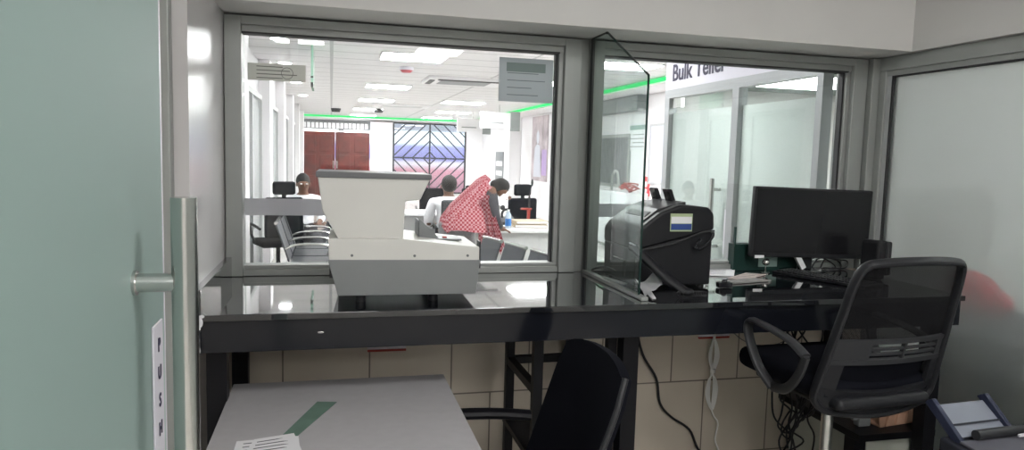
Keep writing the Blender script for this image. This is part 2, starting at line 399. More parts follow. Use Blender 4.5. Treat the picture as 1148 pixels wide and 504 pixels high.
# ------------------------------------------------------------------ black banknote counter behind the divider
e = empty('banknote_counter', (1.32, -.30, 1.051), label='bulky black banknote counting machine with a sticker, just right of the glass divider', cat='counting machine')
def lp(pts, y0, y1, bev=0, seg=3):
    return MB().prism([(x-1.32, y0+.30, z-1.051) for x, z in pts], (0, y1-y0, 0), bev, seg)
lp([(1.150, 1.060), (1.478, 1.060), (1.480, 1.262), (1.474, 1.285), (1.30, 1.240), (1.148, 1.205)], -.45, -.12, .010).build('lower_housing', M['black_plastic'], e)
lp([(1.146, 1.200), (1.30, 1.238), (1.482, 1.283), (1.478, 1.345), (1.455, 1.372), (1.33, 1.382), (1.245, 1.350), (1.165, 1.290), (1.146, 1.262)], -.458, -.115, .012).build('upper_housing', M['black_plastic'], e)
MB().prism([(1.165-1.32, -.42+.30, 1.298-1.051), (1.25-1.32, -.42+.30, 1.362-1.051), (1.37-1.32, -.42+.30, 1.392-1.051), (1.37-1.32, -.42+.30, 1.375-1.051), (1.25-1.32, -.42+.30, 1.345-1.051)], (0, .26, 0), .004).build('feed_tray', M['grey_plastic'], e)
MB().box((-.115, -.10, .275), (-.085, .09, .289), rot=Matrix.Rotation(R(-38), 4, 'Y')).build('feed_slot', M['gasket'], e)
for x, y in ((.035, -.03), (.035, .10)):
    MB().prism([(x, y, .325), (x+.022, y, .322), (x-.002, y, .385), (x-.022, y, .385)], (0, .055, 0), .003).build('note_guide', M['black_gloss'], e)
st = MB().box((-.034, -.1605, .226), (.060, -.1575, .296)).build('sticker', mat('pale_yellow_green_label', (.42, .50, .30), .5), e, label='small label in pale green, white and blue')
MB().box((-.031, -.1615, .258), (.057, -.160, .284)).build('label_band', M['paper'], st)
MB().box((-.031, -.1615, .232), (.057, -.160, .256)).build('label_print', mat('blue_print', (.03, .07, .26), .5), st)
MB().tube([(.10, -.163, .195), (.07, -.172, .165), (.10, -.172, .160), (.145, -.166, .20), (.155, -.16, .222)], .006).build('latch', M['black_gloss'], e)
MB().tube([(-.17, -.155, .150), (-.09, -.163, .163), (0, -.164, .185), (.10, -.163, .222), (.160, -.158, .228)], .0035).build('seam', M['gasket'], e)
MB().box((-.182, -.06, .03), (-.168, .06, .10), .004).build('socket_panel', M['grey_plastic'], e)
for x in (-.14, .13):
    for y in (-.12, .15): MB().cyl((x, y, 0), (x, y, .012), .014).build('foot', M['gasket'], e)

# handset leaning against it with coiled cord
e = empty('telephone_handset', (1.20, -.59, 1.052), label='black telephone handset leaning against the banknote counting machine', cat='telephone')
MB().tube([(-.075, .105, .165), (-.03, .055, .115), (.02, 0, .06), (.07, -.05, .018)], .016, n=14, flat=(.026, .018)).build('grip', M['black_plastic'], e)
MB().ell((-.078, .100, .165), (.022, .02, .016)).build('earpiece', M['black_plastic'], e)
MB().ell((.075, -.052, .020), (.026, .022, .015)).build('mouthpiece', M['black_plastic'], e)
MB().box((-.095, .085, .172), (-.06, .112, .178), .002, rot=Matrix.Rotation(R(30), 4, 'Y')).build('button_cap', M['tag_white'], e)
pts = [(.04+.10*t+.012*math.cos(t*70), -.055-.01*t+.0*t, .014+.010*math.sin(t*70)) for t in [i/160 for i in range(161)]]
MB().tube(pts, .0026, n=6, smooth=False).build('coiled_cord', M['black_plastic'], e)

def paper(name, pts, z, th, label, cat='paper', group=None, lines=5, m=None):
    """ flat sheet from four ground corners """
    c = Vector((sum(p[0] for p in pts)/4, sum(p[1] for p in pts)/4, z))
    o = MB().prism([(p[0]-c.x, p[1]-c.y, 0) for p in pts], (0, 0, th)).build(name, m or M['paper'], label=label, cat=cat, group=group)
    o.location = c
    if lines:
        mb = MB(); A, B, C_, D = [Vector((p[0]-c.x, p[1]-c.y, th+.0002)) for p in pts]
        for k in range(lines):
            t = .15+.7*k/(lines-1 if lines > 1 else 1); t2 = t+.025
            a = A.lerp(D, t).lerp(B.lerp(C_, t), .12); b = A.lerp(D, t).lerp(B.lerp(C_, t), .55+.3*random.random())
            a2 = A.lerp(D, t2).lerp(B.lerp(C_, t2), .12); b2 = A.lerp(D, t2).lerp(B.lerp(C_, t2), .7)
            mb.prism([a, b, b2, a2], (0, 0, .0004))
        mb.build('printed_lines', M['print'], o)
    return o
# folded white sheet and slips at the foot of the divider
f = MB()
n = 8; rows = []
for i in range(n+1):
    t = i/n; k_ = .020*math.sin(t*5.5)
    rows.append((f.bm.verts.new((1.112+.09*t, -.635+.05*t, 1.056+.028*t+abs(k_)*.4)), f.bm.verts.new((1.130+.12*t, -.500+.03*t, 1.100+.012*t-k_))))
for a, b in zip(rows, rows[1:]): f.bm.faces.new((a[0], b[0], b[1], a[1]))
bmesh.ops.solidify(f.bm, geom=f.bm.faces[:], thickness=.0015)
f.build('folded_paper', M['paper'], label='white folded sheet curling between the glass divider and the handset', cat='paper')
paper('receipt_slip', [(1.125, -.665), (1.145, -.655), (1.19, -.52), (1.16, -.53)], 1.053, .001, 'narrow white receipt slip lying by the end of the glass divider', lines=0)
paper('receipt_slip', [(1.135, -.36), (1.165, -.35), (1.135, -.18), (1.11, -.19)], 1.053, .001, 'white receipt slip lying left of the banknote counting machine', lines=0)
# cable behind divider
MB().tube([(1.145, -.30, 1.09), (1.12, -.22, 1.10), (1.10, -.12, 1.075), (1.13, -.08, 1.058), (1.20, -.07, 1.058), (1.26, -.10, 1.058)], .004).build('power_cable', M['black_plastic'], label='short black cable looping beside the banknote counting machine behind the glass', cat='cable')

# ------------------------------------------------------------------ monitor, keyboard and things round it
e = empty('computer_monitor', (2.155, -.13, 1.052), rz=R(-4), label='black flat computer monitor at the right end of the counter', cat='monitor')
tilt = Matrix.Rotation(R(1.2), 4, 'Y')
MB().box((-.298, -.035, .070), (.298, -.005, .392), .006, rot=tilt).build('bezel', M['black_plastic'], e)
MB().box((-.286, -.0375, .092), (.286, -.034, .382), 0, rot=tilt).build('screen', mat('dark_screen', (.012, .012, .014), .22), e)
MB().box((-.12, -.01, .10), (.12, .03, .32), .02).build('rear_cover', M['black_plastic'], e)
MB().box((-.03, -.005, .01), (.03, .022, .14), .006).build('stand_neck', M['black_plastic'], e)
MB().ell((0, .01, .008), (.12, .085, .009), u=32).build('stand_base', M['black_gloss'], e)
MB().box((-.280, -.0385, .070), (-.235, -.0345, .083)).build('asset_label', M['paper'], e, label='small white sticker on the bezel')
MB().box((-.055, -.030, .014), (-.030, -.010, .085), .002, rot=Matrix.Rotation(R(-32), 4, 'Y')).build('hanging_tag', M['paper'], e)

ang = math.atan2(-.94, .35)
e = empty('keyboard', (2.10, -.34, 1.0525), rz=ang, label='black keyboard lying at an angle in front of the monitor', cat='keyboard')
MB().prism([(-.22, -.07, 0), (.22, -.07, 0), (.22, -.07, .012), (-.22, -.07, .012)], (0, .14, 0), .004).build('case', M['black_plastic'], e)
for r_ in range(5):
    kb = MB()
    for c_ in range(15): kb.box((-.205+c_*.0275, -.058+r_*.0235, .011), (-.205+c_*.0275+.022, -.058+r_*.0235+.0185, .0185), .002, seg=1)
    kb.build('key_row', M['grey_plastic'], e)

e = empty('card_reader', (2.36, -.33, 1.052), rz=R(10), label='rounded black device with two ridges at the right edge of the monitor', cat='device')
MB().box((-.040, -.05, 0), (.015, .05, .175), .016, seg=4).build('body', M['black_plastic'], e)
for x in (.017, .034): MB().box((x-.006, -.052, .02), (x+.010, .052, .170), .012, seg=4).build('ridge', M['grey_plastic'], e)

e = empty('box_file', (1.98, -.045, 1.052), label='dark green box file standing behind the monitor', cat='file')
MB().box((-.165, -.03, 0), (.17, .030, .125), .002).build('case', mat('dark_green_board', (.006, .035, .028), .5), e)
MB().box((-.172, -.034, 0), (-.165, -.020, .205), .001).build('cover_flap', mat('dark_green_board', (.006, .035, .028), .5), e)
MB().box((-.04, -.0315, .018), (.06, -.0298, .075)).build('spine_label', mat('grey_green_label', (.30, .42, .38), .6), e)
MB().cyl((.005, -.0325, .045), (.005, -.031, .045), .012, n=20).build('finger_hole', M['gasket'], e)

e = empty('pen_holder', (1.93, -.15, 1.052), label='small chrome ball pen holder on a thin stem left of the keyboard', cat='pen holder')
MB().cyl((0, 0, 0), (0, 0, .04), .003, n=12).build('stem', M['chrome'], e); MB().ell((0, 0, .05), (.017, .017, .014)).build('ball', M['chrome'], e); MB().cyl((0, 0, 0), (0, 0, .004), .02).build('foot', M['chrome'], e)

paper('document', [(1.60, -.20), (1.72, -.23), (1.83, -.06), (1.70, -.03)], 1.053, .004, 'white document sheets on the counter between the banknote counting machine and the monitor', lines=6)
paper('document', [(1.66, -.28), (1.74, -.32), (1.90, -.20), (1.83, -.15)], 1.053, .003, 'pinkish form lying in front of the white document sheets', lines=4, m=mat('pink_paper', (.50, .42, .39), .8))
paper('document', [(1.56, -.36), (1.62, -.40), (1.82, -.36), (1.78, -.30)], 1.053, .006, 'grey slip pad lying nearest the front edge, right of the banknote counting machine', lines=3, m=mat('grey_paper', (.26, .25, .24), .7))
e = empty('ink_stamp', (1.53, -.47, 1.053), label='small black rubber stamp lying beside the banknote counting machine', cat='stamp')
MB().box((-.03, -.015, 0), (.03, .015, .022), .004).build('pad', M['black_gloss'], e); MB().ell((0, 0, .024), (.013, .010, .008)).build('knob', M['black_gloss'], e)
rc = random.Random(2)
for k in range(3):
    x0 = 2.20+.05*k
    MB().tube([(x0, -.05, 1.057), (x0+.02, -.06, 1.09+.01*k), (x0+.08, -.05, 1.11-.006*k), (x0+.14, -.06, 1.09), (x0+.16-.02*k, -.075, 1.06), (x0+.05, -.07, 1.060)], .0032).build('monitor_cable', M['black_plastic'],
        label=['black cable looping behind the foot of the monitor', 'middle one of the black cables behind the monitor', 'black cable nearest the frosted partition behind the monitor'][k], cat='cable', group='cables behind the monitor')
# on window sill ledge of hall side
MB().box((-.396, .101, 1.00), (2.36, .40, 1.035), .003).build('customer_ledge', mat('grey_granite', (.40, .41, .41), .12, noise=.2, nscale=90), label='pale grey stone ledge on the hall side of the windows', cat='ledge')

# sticky notices on the glass
st_grey = frosted('grey_sticker_back', (.66, .66, .62), .45, .5, .5, gloss=.4)
st_line = mat('faint_sticker_line', (.17, .17, .16), .6)
def notice(name, x0, z0, x1, z1, m, lm, label, nl, y=.003):
    o = MB().box((x0, y-.0015, z0), (x1, y, z1)).build(name, m, label=label, cat='notice', smooth=False)
    mb = MB()
    for k in range(nl):
        z = z1-(z1-z0)*(.18+.66*k/max(1, nl-1)); w = (x1-x0)
        mb.box((x0+w*.15, y-.0022, z-.0016), (x0+w*(.6+.25*((k*7) % 3)/2), y-.0015, z+.0016))
    mb.build('printed_lines', lm, o, smooth=False)
    return o
n1 = notice('window_notice', -.318, 1.822, -.100, 1.888, st_grey, st_line, 'small grey notice at the top left of the left window, seen from its back', 4)
MB().tube([(-.17+.022*math.cos(a), .0008, 1.853+.022*math.sin(a)) for a in [i*math.pi/8 for i in range(16)]], .0012, n=6, closed=True).build('emblem', st_line, n1)
text_mesh('muo', .05, Matrix.Translation((-.20, .0008, 1.84)) @ Matrix.Rotation(R(90), 4, 'X') @ Matrix.Diagonal((-1, 1, 1, 1)), st_line, 'printed_word', n1, .0003) if False else None
n2 = notice('window_notice', .690, 1.785, .930, 1.970, frosted('blue_grey_sticker_back', (.50, .54, .56), .5, .45, .5, gloss=.4), mat('blue_grey_line', (.19, .22, .23), .6), 'large blue-grey paper notice at the top right of the left window', 5)
MB().box((.722, .0003, 1.912), (.895, .0012, 1.950)).build('header_band', mat('green_grey_band', (.22, .28, .27), .6), n2, smooth=False)
band = frosted('frosted_strip', (.50, .49, .52), .45, .30, .3)
MB().box((-.333, .0005, 1.290), (.06, .003, 1.357)).build('frosted_strip', band, label='translucent frosted strip on the left window, left of the coin sorting machine', cat='window strip', smooth=False)
MB().box((1.150, .0005, 1.292), (1.42, .003, 1.352)).build('frosted_strip', band, label='short translucent frosted strip on the right window', cat='window strip', smooth=False)

# ------------------------------------------------------------------ grey table in front
e = empty('side_table', (.04, -.95, 0), label='grey laminate table pushed under the counter at lower left', cat='table')
MB().box((-.358, -.46, .735), (.358, .455, .76), .003).build('tabletop', M['laminate'], e)
MB().box((-.33, .40, .50), (.33, .415, .735)).build('modesty_panel', M['laminate'], e)
for x in (-.33, .33):
    for y in (-.42, .42): MB().box((x-.02, y-.02, 0), (x+.02, y+.02, .735)).build('leg', M['steel_black'], e)
paper('green_strip', [(-.138, -1.010), (-.095, -1.012), (.020, -.735), (-.040, -.722)], .7605, .0012, 'faded green strip of tape lying on the grey table', cat='tape', lines=0, m=mat('faded_green', (.13, .21, .17), .7, noise=.12, nscale=14))
paper('printed_form', [(-.245, -1.19), (-.075, -1.13), (-.085, -1.005), (-.245, -1.015)], .7608, .004, 'lower printed white form on the grey table', lines=6)
paper('printed_form', [(-.23, -1.20), (-.060, -1.17), (-.098, -.988), (-.20, -1.015)], .7650, .002, 'printed white form on top of another on the grey table', lines=7)

# ------------------------------------------------------------------ black fabric chair beside the table
e = empty('armchair', (.50, -1.03, 0), rz=0, label='black fabric office chair drawn up beside the grey table', cat='chair')
b = MB(); pts = []
# back panel: far edge towards the counter, near edge towards the viewer
ny, nz = 10, 10; V = {}
for i in range(ny+1):
    for j in range(nz+1):
        u, v = i/ny, j/nz
        y = .19-.38*u; wtop = 1-.10*(v**2)*0
        x = .105+.135*v+.02*math.sin(math.pi*u)*(1)+.045*u
        zt = 1.0-.020*u-.035*abs(2*u-1)**3
        z = .56+(zt-.56)*v
        yy = .03*0+y*(1-.10*(v > .8)*(v-.8)*5)
        V[i, j] = b.bm.verts.new((x, yy, z))
for i in range(ny):
    for j in range(nz): b.bm.faces.new((V[i, j], V[i+1, j], V[i+1, j+1], V[i, j+1]))
bmesh.ops.recalc_face_normals(b.bm, faces=b.bm.faces[:])
bmesh.ops.solidify(b.bm, geom=b.bm.faces[:], thickness=.035)
b.build('backrest', M['black_fabric'], e)
bk = e.children[0]
edge = [V_ for V_ in []]
MB().tube([(.105+.135*v+.045+.012, -.19+.019*max(0, (v-.8)*5), .56+(1-.055-.56)*v) for v in (0, .25, .5, .75, 1)], .010).build('back_trim', M['grey_plastic'], e)
MB().box((-.36, -.23, .44), (.12, .23, .51), .03, seg=3).build('seat', M['black_fabric'], e)
for y in (-.235, .235):
    MB().tube([(.14, y, .70), (.0, y, .715), (-.16, y, .715), (-.18, y, .68), (-.14, y, .50)], .013, flat=(.024, .018)).build('armrest', M['steel_black'], e)
MB().box((.08, -.03, .42), (.13, .03, .62)).build('back_bracket', M['steel_black'], e)
MB().cyl((-.1, 0, .08), (-.1, 0, .44), .025).build('gas_lift', M['black_plastic'], e)
for k in range(5):
    a = k*2*math.pi/5
    MB().cyl((-.1, 0, .10), (-.1+.27*math.cos(a), .27*math.sin(a), .075), .022, .013).build('base_leg', M['black_plastic'], e)
    MB().cyl((-.1+.27*math.cos(a)-.02*math.sin(a), .27*math.sin(a)+.02*math.cos(a), .03), (-.1+.27*math.cos(a)+.02*math.sin(a), .27*math.sin(a)-.02*math.cos(a), .03), .03).build('caster', M['gasket'], e)

# ------------------------------------------------------------------ black mesh task chair on the right
mesh_m = bpy.data.materials.new('chair_mesh'); mesh_m.use_nodes = True
nt = mesh_m.node_tree; bs = nt.nodes['Principled BSDF']; bs.inputs['Base Color'].default_value = (.007, .007, .008, 1); bs.inputs['Roughness'].default_value = .9; bs.inputs['Specular IOR Level'].default_value = .15
tc = nt.nodes.new('ShaderNodeTexCoord'); br = nt.nodes.new('ShaderNodeTexChecker'); br.inputs['Scale'].default_value = 420
tr = nt.nodes.new('ShaderNodeBsdfTransparent'); mx = nt.nodes.new('ShaderNodeMixShader'); ma = nt.nodes.new('ShaderNodeMath'); ma.operation = 'MULTIPLY'; ma.inputs[1].default_value = .22
nt.links.new(tc.outputs['Object'], br.inputs['Vector']); nt.links.new(br.outputs['Fac'], ma.inputs[0]); nt.links.new(ma.outputs[0], mx.inputs[0])
nt.links.new(bs.outputs[0], mx.inputs[1]); nt.links.new(tr.outputs[0], mx.inputs[2]); nt.links.new(mx.outputs[0], nt.nodes['Material Output'].inputs[0])

e = empty('mesh_task_chair', (1.765, -.83, 0), rz=R(3), label='black mesh-back drafting chair on a chrome column at the right of the counter', cat='chair')
def back_pt(u, v):
    # u -1..1 across, v 0..1 up; leaning back, slightly dished
    w = .245-.040*v
    y = -.235-.125*v-.03*math.sin(v*math.pi)*0+.035*u*u
    return Vector((u*w, y, .80+.455*v))
fr_ = MB()
loop = []
for (u, v) in [(-1, .05), (-1, .3), (-1, .6), (-1, .85), (-.93, .97), (-.7, 1.005), (0, 1.02), (.7, 1.005), (.93, .97), (1, .85), (1, .6), (1, .3), (1, .05), (.94, -.05), (.70, -.13), (0, -.17), (-.70, -.13), (-.94, -.05)]:
    loop.append(back_pt(u, v))
fr_.tube(loop, .015, flat=(.017, .012), closed=True); fr_.build('back_frame', M['black_plastic'], e)
ms = MB(); V = {}
for i in range(13):
    for j in range(11):
        u, v = -.97+1.94*i/12, .42+.57*j/10
        V[i, j] = ms.bm.verts.new(back_pt(u, min(v, 1.0))+Vector((0, .006, 0)))
for i in range(12):
    for j in range(10): ms.bm.faces.new((V[i, j], V[i+1, j], V[i+1, j+1], V[i, j+1]))
ms.build('mesh_panel', mesh_m, e)
# lumbar shell: upper bar with slats, hollow, lower bowl
up_ = MB()
def shell(mb, us, v0, v1, dy=0, th=.014, nu=14):
    a, b_ = us; W = {}
    for i in range(nu+1):
        u = a+(b_-a)*i/nu
        for j in range(3):
            v = v0(u)+(v1(u)-v0(u))*j/2
            W[i, j] = mb.bm.verts.new(back_pt(u, v)+Vector((0, dy, 0)))
    fs = [mb.bm.faces.new((W[i, j], W[i+1, j], W[i+1, j+1], W[i, j+1])) for i in range(nu) for j in range(2)]
    bmesh.ops.recalc_face_normals(mb.bm, faces=fs); bmesh.ops.solidify(mb.bm, geom=fs, thickness=th)
    return mb
shell(up_, (-1, 1), lambda u: .405, lambda u: .435, -.006)
shell(up_, (-1, -.42), lambda u: .27, lambda u: .43, -.004)
shell(up_, (.82, 1), lambda u: .27, lambda u: .43, -.004)
shell(up_, (-1, 1), lambda u: .245, lambda u: .285, -.006)
for v in (.325, .365): shell(up_, (-.45, .84), lambda u, v=v: v-.010, lambda u, v=v: v+.008, -.002, .008)
shell(up_, (.13, .17), lambda u: .28, lambda u: .41, -.004)
up_.build('lumbar_grille', M['grey_plastic'], e)
lo = MB()
shell(lo, (-1, -.74), lambda u: .02, lambda u: .27, -.004)
shell(lo, (.80, 1), lambda u: .02, lambda u: .27, -.004)
shell(lo, (-.95, .95), lambda u: -.17+.13*u**4, lambda u: .02+.05*u*u, -.006, .016)
lo.build('lower_shell', M['black_plastic'], e)
shell(MB(), (-.76, .82), lambda u: .03, lambda u: .27, .028, .02).build('lumbar_pad', M['black_fabric'], e)
MB().box((-.19, -.26, .755), (.19, -.10, .80), .02, seg=3).build('back_mount', M['black_plastic'], e)
MB().box((-.235, -.22, .775), (.235, .245, .855), .036, seg=4).build('seat', M['black_fabric'], e)
MB().box((-.19, -.12, .748), (.19, .18, .778), .012).build('seat_pan', M['black_plastic'], e)
for s in (-1, 1):
    x = s*.275
    MB().tube([(x, -.19, .93), (x, -.10, .965), (x, .06, .985), (x, .115, .975), (x, .11, .92), (x*.97, .06, .83), (x*.9, .0, .765)], .014, flat=(.020, .011)).tube([(x, -.19, .93), (x*.99, -.16, .86), (x*.95, -.09, .79), (x*.9, -.0, .765)], .013, flat=(.018, .011)).build('armrest', M['grey_plastic'], e)
MB().cyl((0, 0, .32), (0, 0, .74), .021, n=28).build('gas_lift', M['chrome'], e)
MB().cyl((0, 0, .08), (0, 0, .34), .030, n=28).build('lift_sleeve', M['black_plastic'], e)
MB().tube([(.21*math.cos(a), .21*math.sin(a), .27) for a in [i*math.pi/8 for i in range(16)]], .011, closed=True).cyl((-.21, 0, .27), (.21, 0, .27), .008).build('foot_ring', M['chrome'], e)
for k in range(5):
    a = k*2*math.pi/5+.3
    MB().cyl((0, 0, .11), (.30*math.cos(a), .30*math.sin(a), .075), .024, .014).build('base_leg', M['black_plastic'], e)
    MB().cyl((.30*math.cos(a)-.02*math.sin(a), .30*math.sin(a)+.02*math.cos(a), .03), (.30*math.cos(a)+.02*math.sin(a), .30*math.sin(a)-.02*math.cos(a), .03), .03).build('caster', M['gasket'], e)

# ------------------------------------------------------------------ low shelf with cardboard tray, under the counter right
e = empty('low_shelf_unit', (2.29, -.33, 0), label='black shelf board on a pale cabinet under the right end of the counter', cat='shelf')
MB().box((-.19, -.285, .425), (.19, .265, .455), .003).build('shelf_board', M['steel_black'], e)
MB().box((-.13, -.26, 0), (.19, .24, .425), .002).build('cabinet_body', mat('pale_grey_green_panel', (.50, .52, .46), .5), e)
MB().box((-.19, -.26, 0), (-.135, -.2, .425)).build('front_post', M['steel_black'], e)
MB().box((.145, -.275, 0), (.19, -.262, .425)).build('front_edge', M['steel_black'], e)
e = empty('egg_tray', (2.37, -.47, .456), rz=R(8), label='brown moulded cardboard tray on the black shelf board', cat='tray')
et = MB()
et.prism([(-.13, -.07, 0), (.13, -.07, .012), (.14, -.07, .10), (.06, -.07, .066), (-.14, -.07, .058)], (0, .008, 0), .002)
et.prism([(-.13, .07, 0), (.13, .07, .012), (.14, .07, .12), (-.14, .07, .06)], (0, .008, 0), .002)
et.box((-.13, -.07, 0), (.13, .075, .008))
et.build('tray', M['card'], e)
for k in range(4):
    x = -.085+.058*k
    MB().prism([(x-.020, -.078, .004+.002*k), (x+.002, -.078, .004+.002*k), (x+.012, -.082, .062+.011*k), (x-.008, -.082, .062+.011*k)], (0, .15, 0), .004).build('rib', M['card'], e)
MB().tube([(.095, -.05, .085), (.10, -.05, .12), (.125, -.05, .135), (.15, -.05, .12), (.145, -.05, .085)], .010).build('rim', M['card'], e)
e = empty('cable_adaptor', (2.19, -.52, .456), label='small translucent grey adaptor plug beside the brown cardboard tray', cat='adaptor')
MB().box((-.03, -.02, 0), (.03, .02, .055), .008).build('body', M['mid_grey'], e); MB().cyl((-.05, 0, .035), (-.03, 0, .035), .010).build('spout', M['mid_grey'], e)

# ------------------------------------------------------------------ dot matrix printer lower right
e = empty('printer_stand', (2.19, -1.36, 0), label='dark stand carrying the grey printer at lower right', cat='stand')
MB().box((-.27, -.26, .52), (.28, .26, .545), .003).build('tabletop', M['lid_grey'], e)
for x in (-.24, .25):
    for y in (-.22, .22): MB().box((x-.02, y-.02, 0), (x+.02, y+.02, .52)).build('leg', M['steel_black'], e)
e = empty('matrix_printer', (2.18, -1.30, .546), rz=R(4), label='dark blue-grey slip printer with raised paper support at lower right', cat='printer')
nv = mat('navy_grey_plastic', (.018, .02, .028), .5)
MB().prism([(-.24, -.24, 0), (-.24, .16, 0), (-.24, .16, .135), (-.24, -.10, .105), (-.24, -.24, .06)], (.49, 0, 0), .012, 3).build('housing', nv, e)
MB().prism([(-.22, .10, .131), (-.22, -.09, .108), (-.22, -.22, .068), (-.22, -.22, .076), (-.22, -.09, .117), (-.22, .10, .139)], (.46, 0, 0), .002).build('top_cover', mat('grey_lilac_plastic', (.10, .10, .12), .5), e)
for y, z in ((-.05, .123), (-.11, .110)): MB().box((-.20, y-.004, z), (.22, y+.004, z+.004)).build('guide_rib', M['alu_light'], e)
MB().cyl((-.16, .095, .155), (.26, .095, .155), .016, n=24).build('platen_roller', M['grey_plastic'], e)
MB().prism([(-.20, .12, .14), (.02, .12, .14), (.02, .22, .215), (-.20, .22, .215)], (0, .008, -.008), .002).build('paper_support', mat('pale_blue_grey_plastic', (.20, .215, .26), .5), e)
MB().prism([(-.195, .150, .168), (.015, .150, .168), (.015, .153, .172), (-.195, .153, .172)], (0, -.002, .002)).build('support_line', nv, e)
for x in (-.218, .018):
    MB().prism([(x, .09, .13), (x, .13, .125), (x, .245, .222), (x, .215, .24)], (.02, 0, 0), .004).build('paper_guide', mat('blue_plastic', (.022, .027, .055), .5), e)
MB().box((-.02, .055, .150), (.07, .062, .158)).build('release_lever', M['tag_white'], e)

# ------------------------------------------------------------------ sockets and cables on the tiled wall
for (x0, x1, lb) in ((.150, .312, 'red-edged power socket strip under the counter above the grey table'), (1.690, 1.850, 'red-edged power socket strip under the counter where the white cable plugs in')):
    e = empty('power_socket', ((x0+x1)/2, 0, .76), label=lb, cat='socket')
    w = (x1-x0)/2
    MB().box((-w, -.012, -.035), (w, 0, .05), .003).build('face_plate', M['tag_white'], e); MB().box((-w, -.015, -.043), (w, -.001, -.033), .002).build('red_edge', M['red_plastic'], e)
wc = [(1.765, -.02, .75)]
e = empty('white_cable', (1.765, -.02, .72), label='white cable tied in a loop hanging on the tiled wall', cat='cable')
cb = MB()
for k in range(5):
    w = .008+.0042*k; o_ = .002*k
    cb.tube([(0, 0, .0), (-w, -.003*k, -.05), (-w, -o_, -.10), (-.002*k+.004, -.003*k, -.165), (w*1.1, o_*.5, -.21), (w*1.1, -o_, -.27), (.002*k, -.004, -.325-.006*k), (-w*1.1, 0, -.28), (-w*1.1, -o_, -.21), (.003*k-.005, 0, -.165), (w, -o_, -.10), (w, 0, -.05)], .0034, n=7, closed=True)
cb.tube([(0, 0, -.33), (.02, 0, -.38), (.045, 0, -.42), (.035, 0, -.50), (.065, 0, -.58), (.04, 0, -.66), (.05, 0, -.70)], .0042, n=8)
cb.tube([(0, 0, .0), (.005, -.005, .04)], .006)
cb.build('wire', M['white_cable'], e); MB().cyl((0, -.004, -.165), (0, -.004, -.148), .012).build('tie', M['white_cable'], e)
MB().tube([(1.36, -.02, 1.0), (1.365, -.02, .80), (1.40, -.02, .66), (1.475, -.02, .54), (1.50, -.02, .42), (1.56, -.02, .35), (1.66, -.02, .28), (1.72, -.02, .17), (1.83, -.02, .10), (1.9, -.03, .01)], .006).build('power_cable', M['black_plastic'], label='thick black cable snaking down the tiled wall between counter leg and white cable', cat='cable')
MB().tube([(1.86, -.015, .75), (1.93, -.015, .70), (2.02, -.015, .675), (2.12, -.015, .68), (2.2, -.015, .72)], .0022).build('thin_wire', M['print'], label='thin wire sagging on the tiles beneath the counter right of the socket', cat='wire')
e = empty('cable_bundle', (1.95, -.33, 0), label='tangle of black cables hanging under the counter behind the mesh chair', cat='cables', kind='stuff')
cb = MB()
rr = random.Random(7)
for k in range(8):
    x = .02*k-.02; z0 = .93
    pts = [(x, rr.uniform(-.03, .03), z0)]
    for j in range(7):
        z0 -= rr.uniform(.07, .13); pts.append((x+rr.uniform(-.07, .07), rr.uniform(-.05, .05), max(z0, .02)))
    cb.tube(pts, .0042, n=7)
for k in range(5):
    cx, cz, ra = rr.uniform(0, .12), rr.uniform(.30, .50), rr.uniform(.03, .07)
    cb.tube([(cx+ra*.7*math.cos(a), rr.uniform(-.02, .02), cz+ra*1.5*math.sin(a)) for a in [i*math.pi/4 for i in range(8)]], .004, n=7, closed=True)
cb.build('wires', M['black_plastic'], e)

# ================================================================== HALL
ceil_m = brick_mat('hall_ceiling_tiles', (.80, .78, .79), (.80, .78, .79), (.48, .48, .49), 2.4, .6, .022, .6, offset=0, bump=.1)
structure('ceiling_hall', MB().box((-1.0, .10, HZ), (5.3, 22, HZ+.1)), ceil_m, 'white grid-tile ceiling of the hall')
structure('wall_hall_left', MB().box((-1.05, .1, 0), (-.95, 22, HZ)), M['hall_white'])
structure('wall_hall_right', MB().box((5.2, 1.9, 0), (5.3, 22, HZ)), M['hall_white'])
fb = MB(); fb.box((-1.05, 22, 0), (-1.02, 22.15, HZ)).box((1.30, 22, 0), (2.05, 22.15, HZ)).box((4.62, 22, 0), (5.3, 22.15, HZ)).box((-1.02, 22, 2.62), (4.62, 22.15, HZ)).box((2.05, 22, 0), (4.62, 22.15, .2))
structure('wall_hall_far', fb, M['hall_white'], 'white far wall of the hall')
structure('trim_ceiling_drop', MB().box((4.60, 1.95, 2.66), (5.198, 21.9, 2.749)).box((-.948, 21.3, 2.66), (4.598, 21.99, 2.749)), M['hall_white'])
green = emis('green_led', (.03, .50, .13), 1.1)
MB().box((4.57, 1.9, 2.685), (4.598, 21.25, 2.735)).build('led_strip', green, label='long green light strip along the right side of the hall ceiling', cat='light strip', smooth=False)
MB().box((-.94, 21.26, 2.685), (4.56, 21.29, 2.735)).build('led_strip', green, label='green light strip across the far end of the hall ceiling', cat='light strip', smooth=False)

